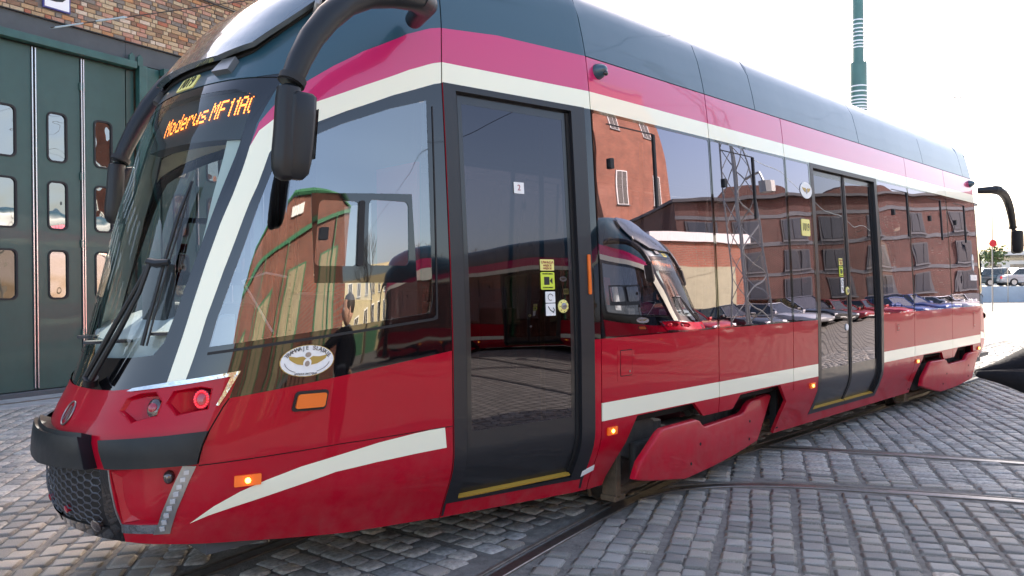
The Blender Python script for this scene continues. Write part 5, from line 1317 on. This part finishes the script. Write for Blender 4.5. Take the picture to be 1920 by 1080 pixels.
t = empty('chimney_stack', (24,-42,0), label='square brick chimney stack rising above the low roofs, mirrored in the front door', cat='chimney')
B().box(-.8,.8,-.8,.8,0,7.0).obj('shaft', 'wall_shade_brick', t); B().box(-.9,.9,-.9,.9,7.0,7.3).obj('cap', 'stone_band', t)
G = 'bare trees in the yard'
for i,(x,y,h,lab) in enumerate([(4.6,-24,6.5,'bare tree in front of the hall, mirrored low in the cab window'),(15,-32,7,'bare tree beside the brick chimney, mirrored in the front door'),(18,-33,6.5,'bare tree left of the brick chimney, mirrored in the front door'),(64,-9,10,'bare tree past the end of the long brick building'),(72,-11,11,'second bare tree past the end of the long brick building')]):
    tree('bare_tree', x, y, h, 20+i, lab, 0, G, 5)

# ------------------------------------------------------------------ second tram, a copy with copies of its parts
for o in list(bpy.data.objects):       # flat alike glazing keeps its place in the tree
    pass
kids = kid_map()
tr2 = copy_tree(tram, kids)
tr2['label'] = 'second red tram parked across the yard, its slanted nose mirrored in the first passenger window'
rz = R(-108); tr2.rotation_euler = (0,0,rz)
nose = Vector((-2.7,0,0)); nose.rotate(Matrix.Rotation(rz,3,'Z')); tr2.location = Vector((9.7,-6.4,0))-nose

# ------------------------------------------------------------------ person at the right edge, elbow out
mat('jacket_black', (.006,.006,.008), .85, spec=.15, bump=(25,.6,.01), var=(10,.3)); mat('jacket_red', (.42,.015,.03), .7); mat('skin', (.52,.29,.20), .5); mat('trousers', (.03,.035,.05), .85, bump=(30,.5,.005)); mat('shoe', (.03,.025,.02), .6); mat('hair', (.035,.022,.015), .7)
def CW(X_, Z_, z): return Vector((CX+fw.x*Z_+rt.x*X_, CY+fw.y*Z_+rt.y*X_, z))
def skinned(name, verts, edges, m, parent, sub=2, root=0):
    me = bpy.data.meshes.new(name); me.from_pydata([v[0] for v in verts], edges, []); o = bpy.data.objects.new(name, me); COL.objects.link(o)
    md = o.modifiers.new('skin','SKIN'); md.use_smooth_shade = True
    for i,v in enumerate(verts):
        r_ = v[1] if isinstance(v[1], tuple) else (v[1],v[1]); me.skin_vertices[0].data[i].radius = r_
    me.skin_vertices[0].data[root].use_root = True
    s_ = o.modifiers.new('sub','SUBSURF'); s_.levels = sub; s_.render_levels = sub
    dg = bpy.context.evaluated_depsgraph_get(); m2 = bpy.data.meshes.new_from_object(o.evaluated_get(dg)); bpy.data.objects.remove(o)
    m2.materials.clear(); m2.polygons.foreach_set('use_smooth', [True]*len(m2.polygons))
    return link(name, m2, m, parent)
Z0 = 2.0
pe = empty('person', CW(1.81,Z0+.02,0), label='person in black jacket with red sleeve stripe, bent elbow reaching into the right edge', cat='person')
inv_ = pe.location.copy()
def pt(X_, dz, z): return CW(X_+.45, Z0+dz, z)-inv_
# legs + torso (trousers / jacket), head and hands
body = skinned('body', [(pt(1.36,0,.96),(.15,.12)),(pt(1.36,0,1.12),(.14,.11)),(pt(1.36,0,1.30),(.17,.12)),(pt(1.36,0,1.42),(.13,.09)),(pt(1.37,0,1.52),.055),(pt(1.37,0,1.58),.055),
     (pt(1.29,0,.90),.10),(pt(1.28,.02,.50),.07),(pt(1.28,0,.10),.045),(pt(1.25,-.12,.04),.035),(pt(1.45,0,.90),.10),(pt(1.46,.05,.50),.07),(pt(1.46,.03,.10),.045),(pt(1.44,-.09,.04),.035)],
     [(0,1),(1,2),(2,3),(3,4),(4,5),(0,6),(6,7),(7,8),(8,9),(0,10),(10,11),(11,12),(12,13)], 'trousers', pe)
jk = skinned('jacket', [(pt(1.36,0,.88),(.17,.14)),(pt(1.36,0,1.05),(.165,.13)),(pt(1.36,0,1.28),(.185,.135)),(pt(1.36,0,1.43),(.12,.09)),(pt(1.37,0,1.50),.065),
     (pt(1.15,0,1.41),.085),(pt(1.02,-.02,1.375),.082),(pt(.90,-.04,1.356),.062),(pt(.84,-.045,1.352),.040),(pt(.79,-.05,1.348),.022),(pt(.738,-.05,1.346),.008),
     (pt(1.52,.0,1.43),.075),(pt(1.60,.05,1.22),.06),(pt(1.60,.02,1.0),.05)],
     [(0,1),(1,2),(2,3),(3,4),(3,5),(5,6),(6,7),(7,8),(8,9),(9,10),(3,11),(11,12),(12,13)], 'jacket_black', pe)
fo = skinned('forearm_sleeve', [(pt(.738,-.055,1.344),.008),(pt(.80,-.07,1.338),.022),(pt(.90,-.11,1.318),.050),(pt(1.01,-.17,1.30),.058),(pt(1.12,-.22,1.285),.045)], [(0,1),(1,2),(2,3),(3,4)], 'jacket_black', pe, root=4)
# red stripe draped over the upper arm
b = B(); sp = [(.850,-.088,1.392),(.872,-.100,1.384),(.90,-.112,1.370),(.96,-.135,1.358)]
V = []
for i,(X_,dz,z) in enumerate(sp):
    hw_ = (.003,.009,.014,.016)[i]
    V += [pt(X_,dz,z+hw_), pt(X_,dz-.004,z), pt(X_,dz,z-hw_)]
b.add(V, [(3*i+j,3*i+j+1,3*i+j+4,3*i+j+3) for i in range(3) for j in range(2)]); b.obj('sleeve_stripe', 'jacket_red', pe, smooth=True)
hd = pt(1.35,-.02,1.68)
bm = bmesh.new(); bmesh.ops.create_uvsphere(bm, u_segments=24, v_segments=16, radius=1)
for v in bm.verts:
    c = v.co.copy(); v.co = Vector((c.x*.078, c.y*.098, c.z*.118)); 
    if c.z < -.3: v.co.x *= 1+.35*(c.z+.3); v.co.y = v.co.y*(1+.2*(c.z+.3))-.012*(-.3-c.z)
    if abs(c.x) < .18 and c.y < -.85 and -.3 < c.z < .15: v.co.y -= .016
fx = Matrix.Rotation(math.atan2(fw.y,fw.x)-R(90)-R(55), 4, 'Z')
for v in bm.verts: v.co = fx @ v.co; v.co += hd
me = bpy.data.meshes.new('head'); bm.to_mesh(me); bm.free(); me.polygons.foreach_set('use_smooth', [True]*len(me.polygons)); link('head', me, 'skin', pe)
bm = bmesh.new(); bmesh.ops.create_uvsphere(bm, u_segments=20, v_segments=12, radius=1)
for v in bm.verts:
    c = v.co.copy(); v.co = fx @ Vector((c.x*.086, c.y*.100+.014, c.z*.105+.032)); v.co += hd
bmesh.ops.delete(bm, geom=[v for v in bm.verts if (fx.inverted() @ (v.co-hd)).y < -.055 and (v.co-hd).z < .065 or (v.co-hd).z < -.05], context='VERTS')
me = bpy.data.meshes.new('hair'); bm.to_mesh(me); bm.free(); me.polygons.foreach_set('use_smooth', [True]*len(me.polygons)); link('hair', me, 'hair', pe)
for s_ in (-1,1):
    b = B(); p = hd+fx @ Vector((s_*.03,-.088,.012)); b.tube([p, p+fx @ Vector((0,-.004,0))], .012, 10); b.obj('eye', 'label_white', pe)
    b = B(); b.tube([p+fx @ Vector((0,-.005,0)), p+fx @ Vector((0,-.007,0))], .005, 8); b.obj('iris', 'ink', pe)
    b = B(); p = hd+fx @ Vector((s_*.078,.005,-.01)); b.tube([p+Vector((0,0,-.03)), p, p+Vector((0,0,.03))], [.008,.014,.008], 8); b.obj('ear', 'skin', pe, smooth=True)
b = B(); p = hd+fx @ Vector((0,-.092,-.055)); q_ = fx @ Vector((.022,.004,0)); b.tube([p-q_, p, p+q_], [.003,.006,.003], 6); b.obj('mouth', 'jacket_red', pe)
# hands
def hand(base, dirv, up, side, name='hand'):
    d = dirv.normalized(); u = up.normalized(); s_ = d.cross(u).normalized()
    vs_ = [(base,.024),(base+d*.045,(.034,.016)),(base+d*.085,(.036,.014))]; es = [(0,1),(1,2)]
    for k in range(4):
        o_ = s_*(-.027+.018*k)*side; l = (.062,.072,.068,.052)[k]; b0 = len(vs_)
        p0 = base+d*.085+o_; vs_ += [(p0,.0095),(p0+d*l*.45-u*.008,.0085),(p0+d*l*.75-u*.026,.0075),(p0+d*l*.80-u*.044,.0065)]; es += [(2,b0),(b0,b0+1),(b0+1,b0+2),(b0+2,b0+3)]
    b0 = len(vs_); p0 = base+d*.03-s_*.030*side; vs_ += [(p0,.012),(p0+d*.035-s_*.02*side-u*.008,.010),(p0+d*.06-s_*.018*side-u*.02,.008)]; es += [(1,b0),(b0,b0+1),(b0+1,b0+2)]
    return skinned(name, vs_, es, 'skin', pe, 1)
hand(pt(1.12,-.22,1.285), pt(1.26,-.25,1.26)-pt(1.12,-.22,1.285), Vector((0,0,1)), 1)
hand(pt(1.60,.015,.97), Vector((0,0,-1)), rt.to_3d() if hasattr(rt,'to_3d') else Vector((rt.x,rt.y,0)), 1)
for X_ in (1.25,1.445):
    p = pt(X_,-.06,0); b = B(); V = []
    b.box(p.x-.05,p.x+.05,p.y-.13,p.y+.13,0,.09,.03); b.obj('shoe', 'shoe', pe)
print('objects', len(bpy.data.objects))
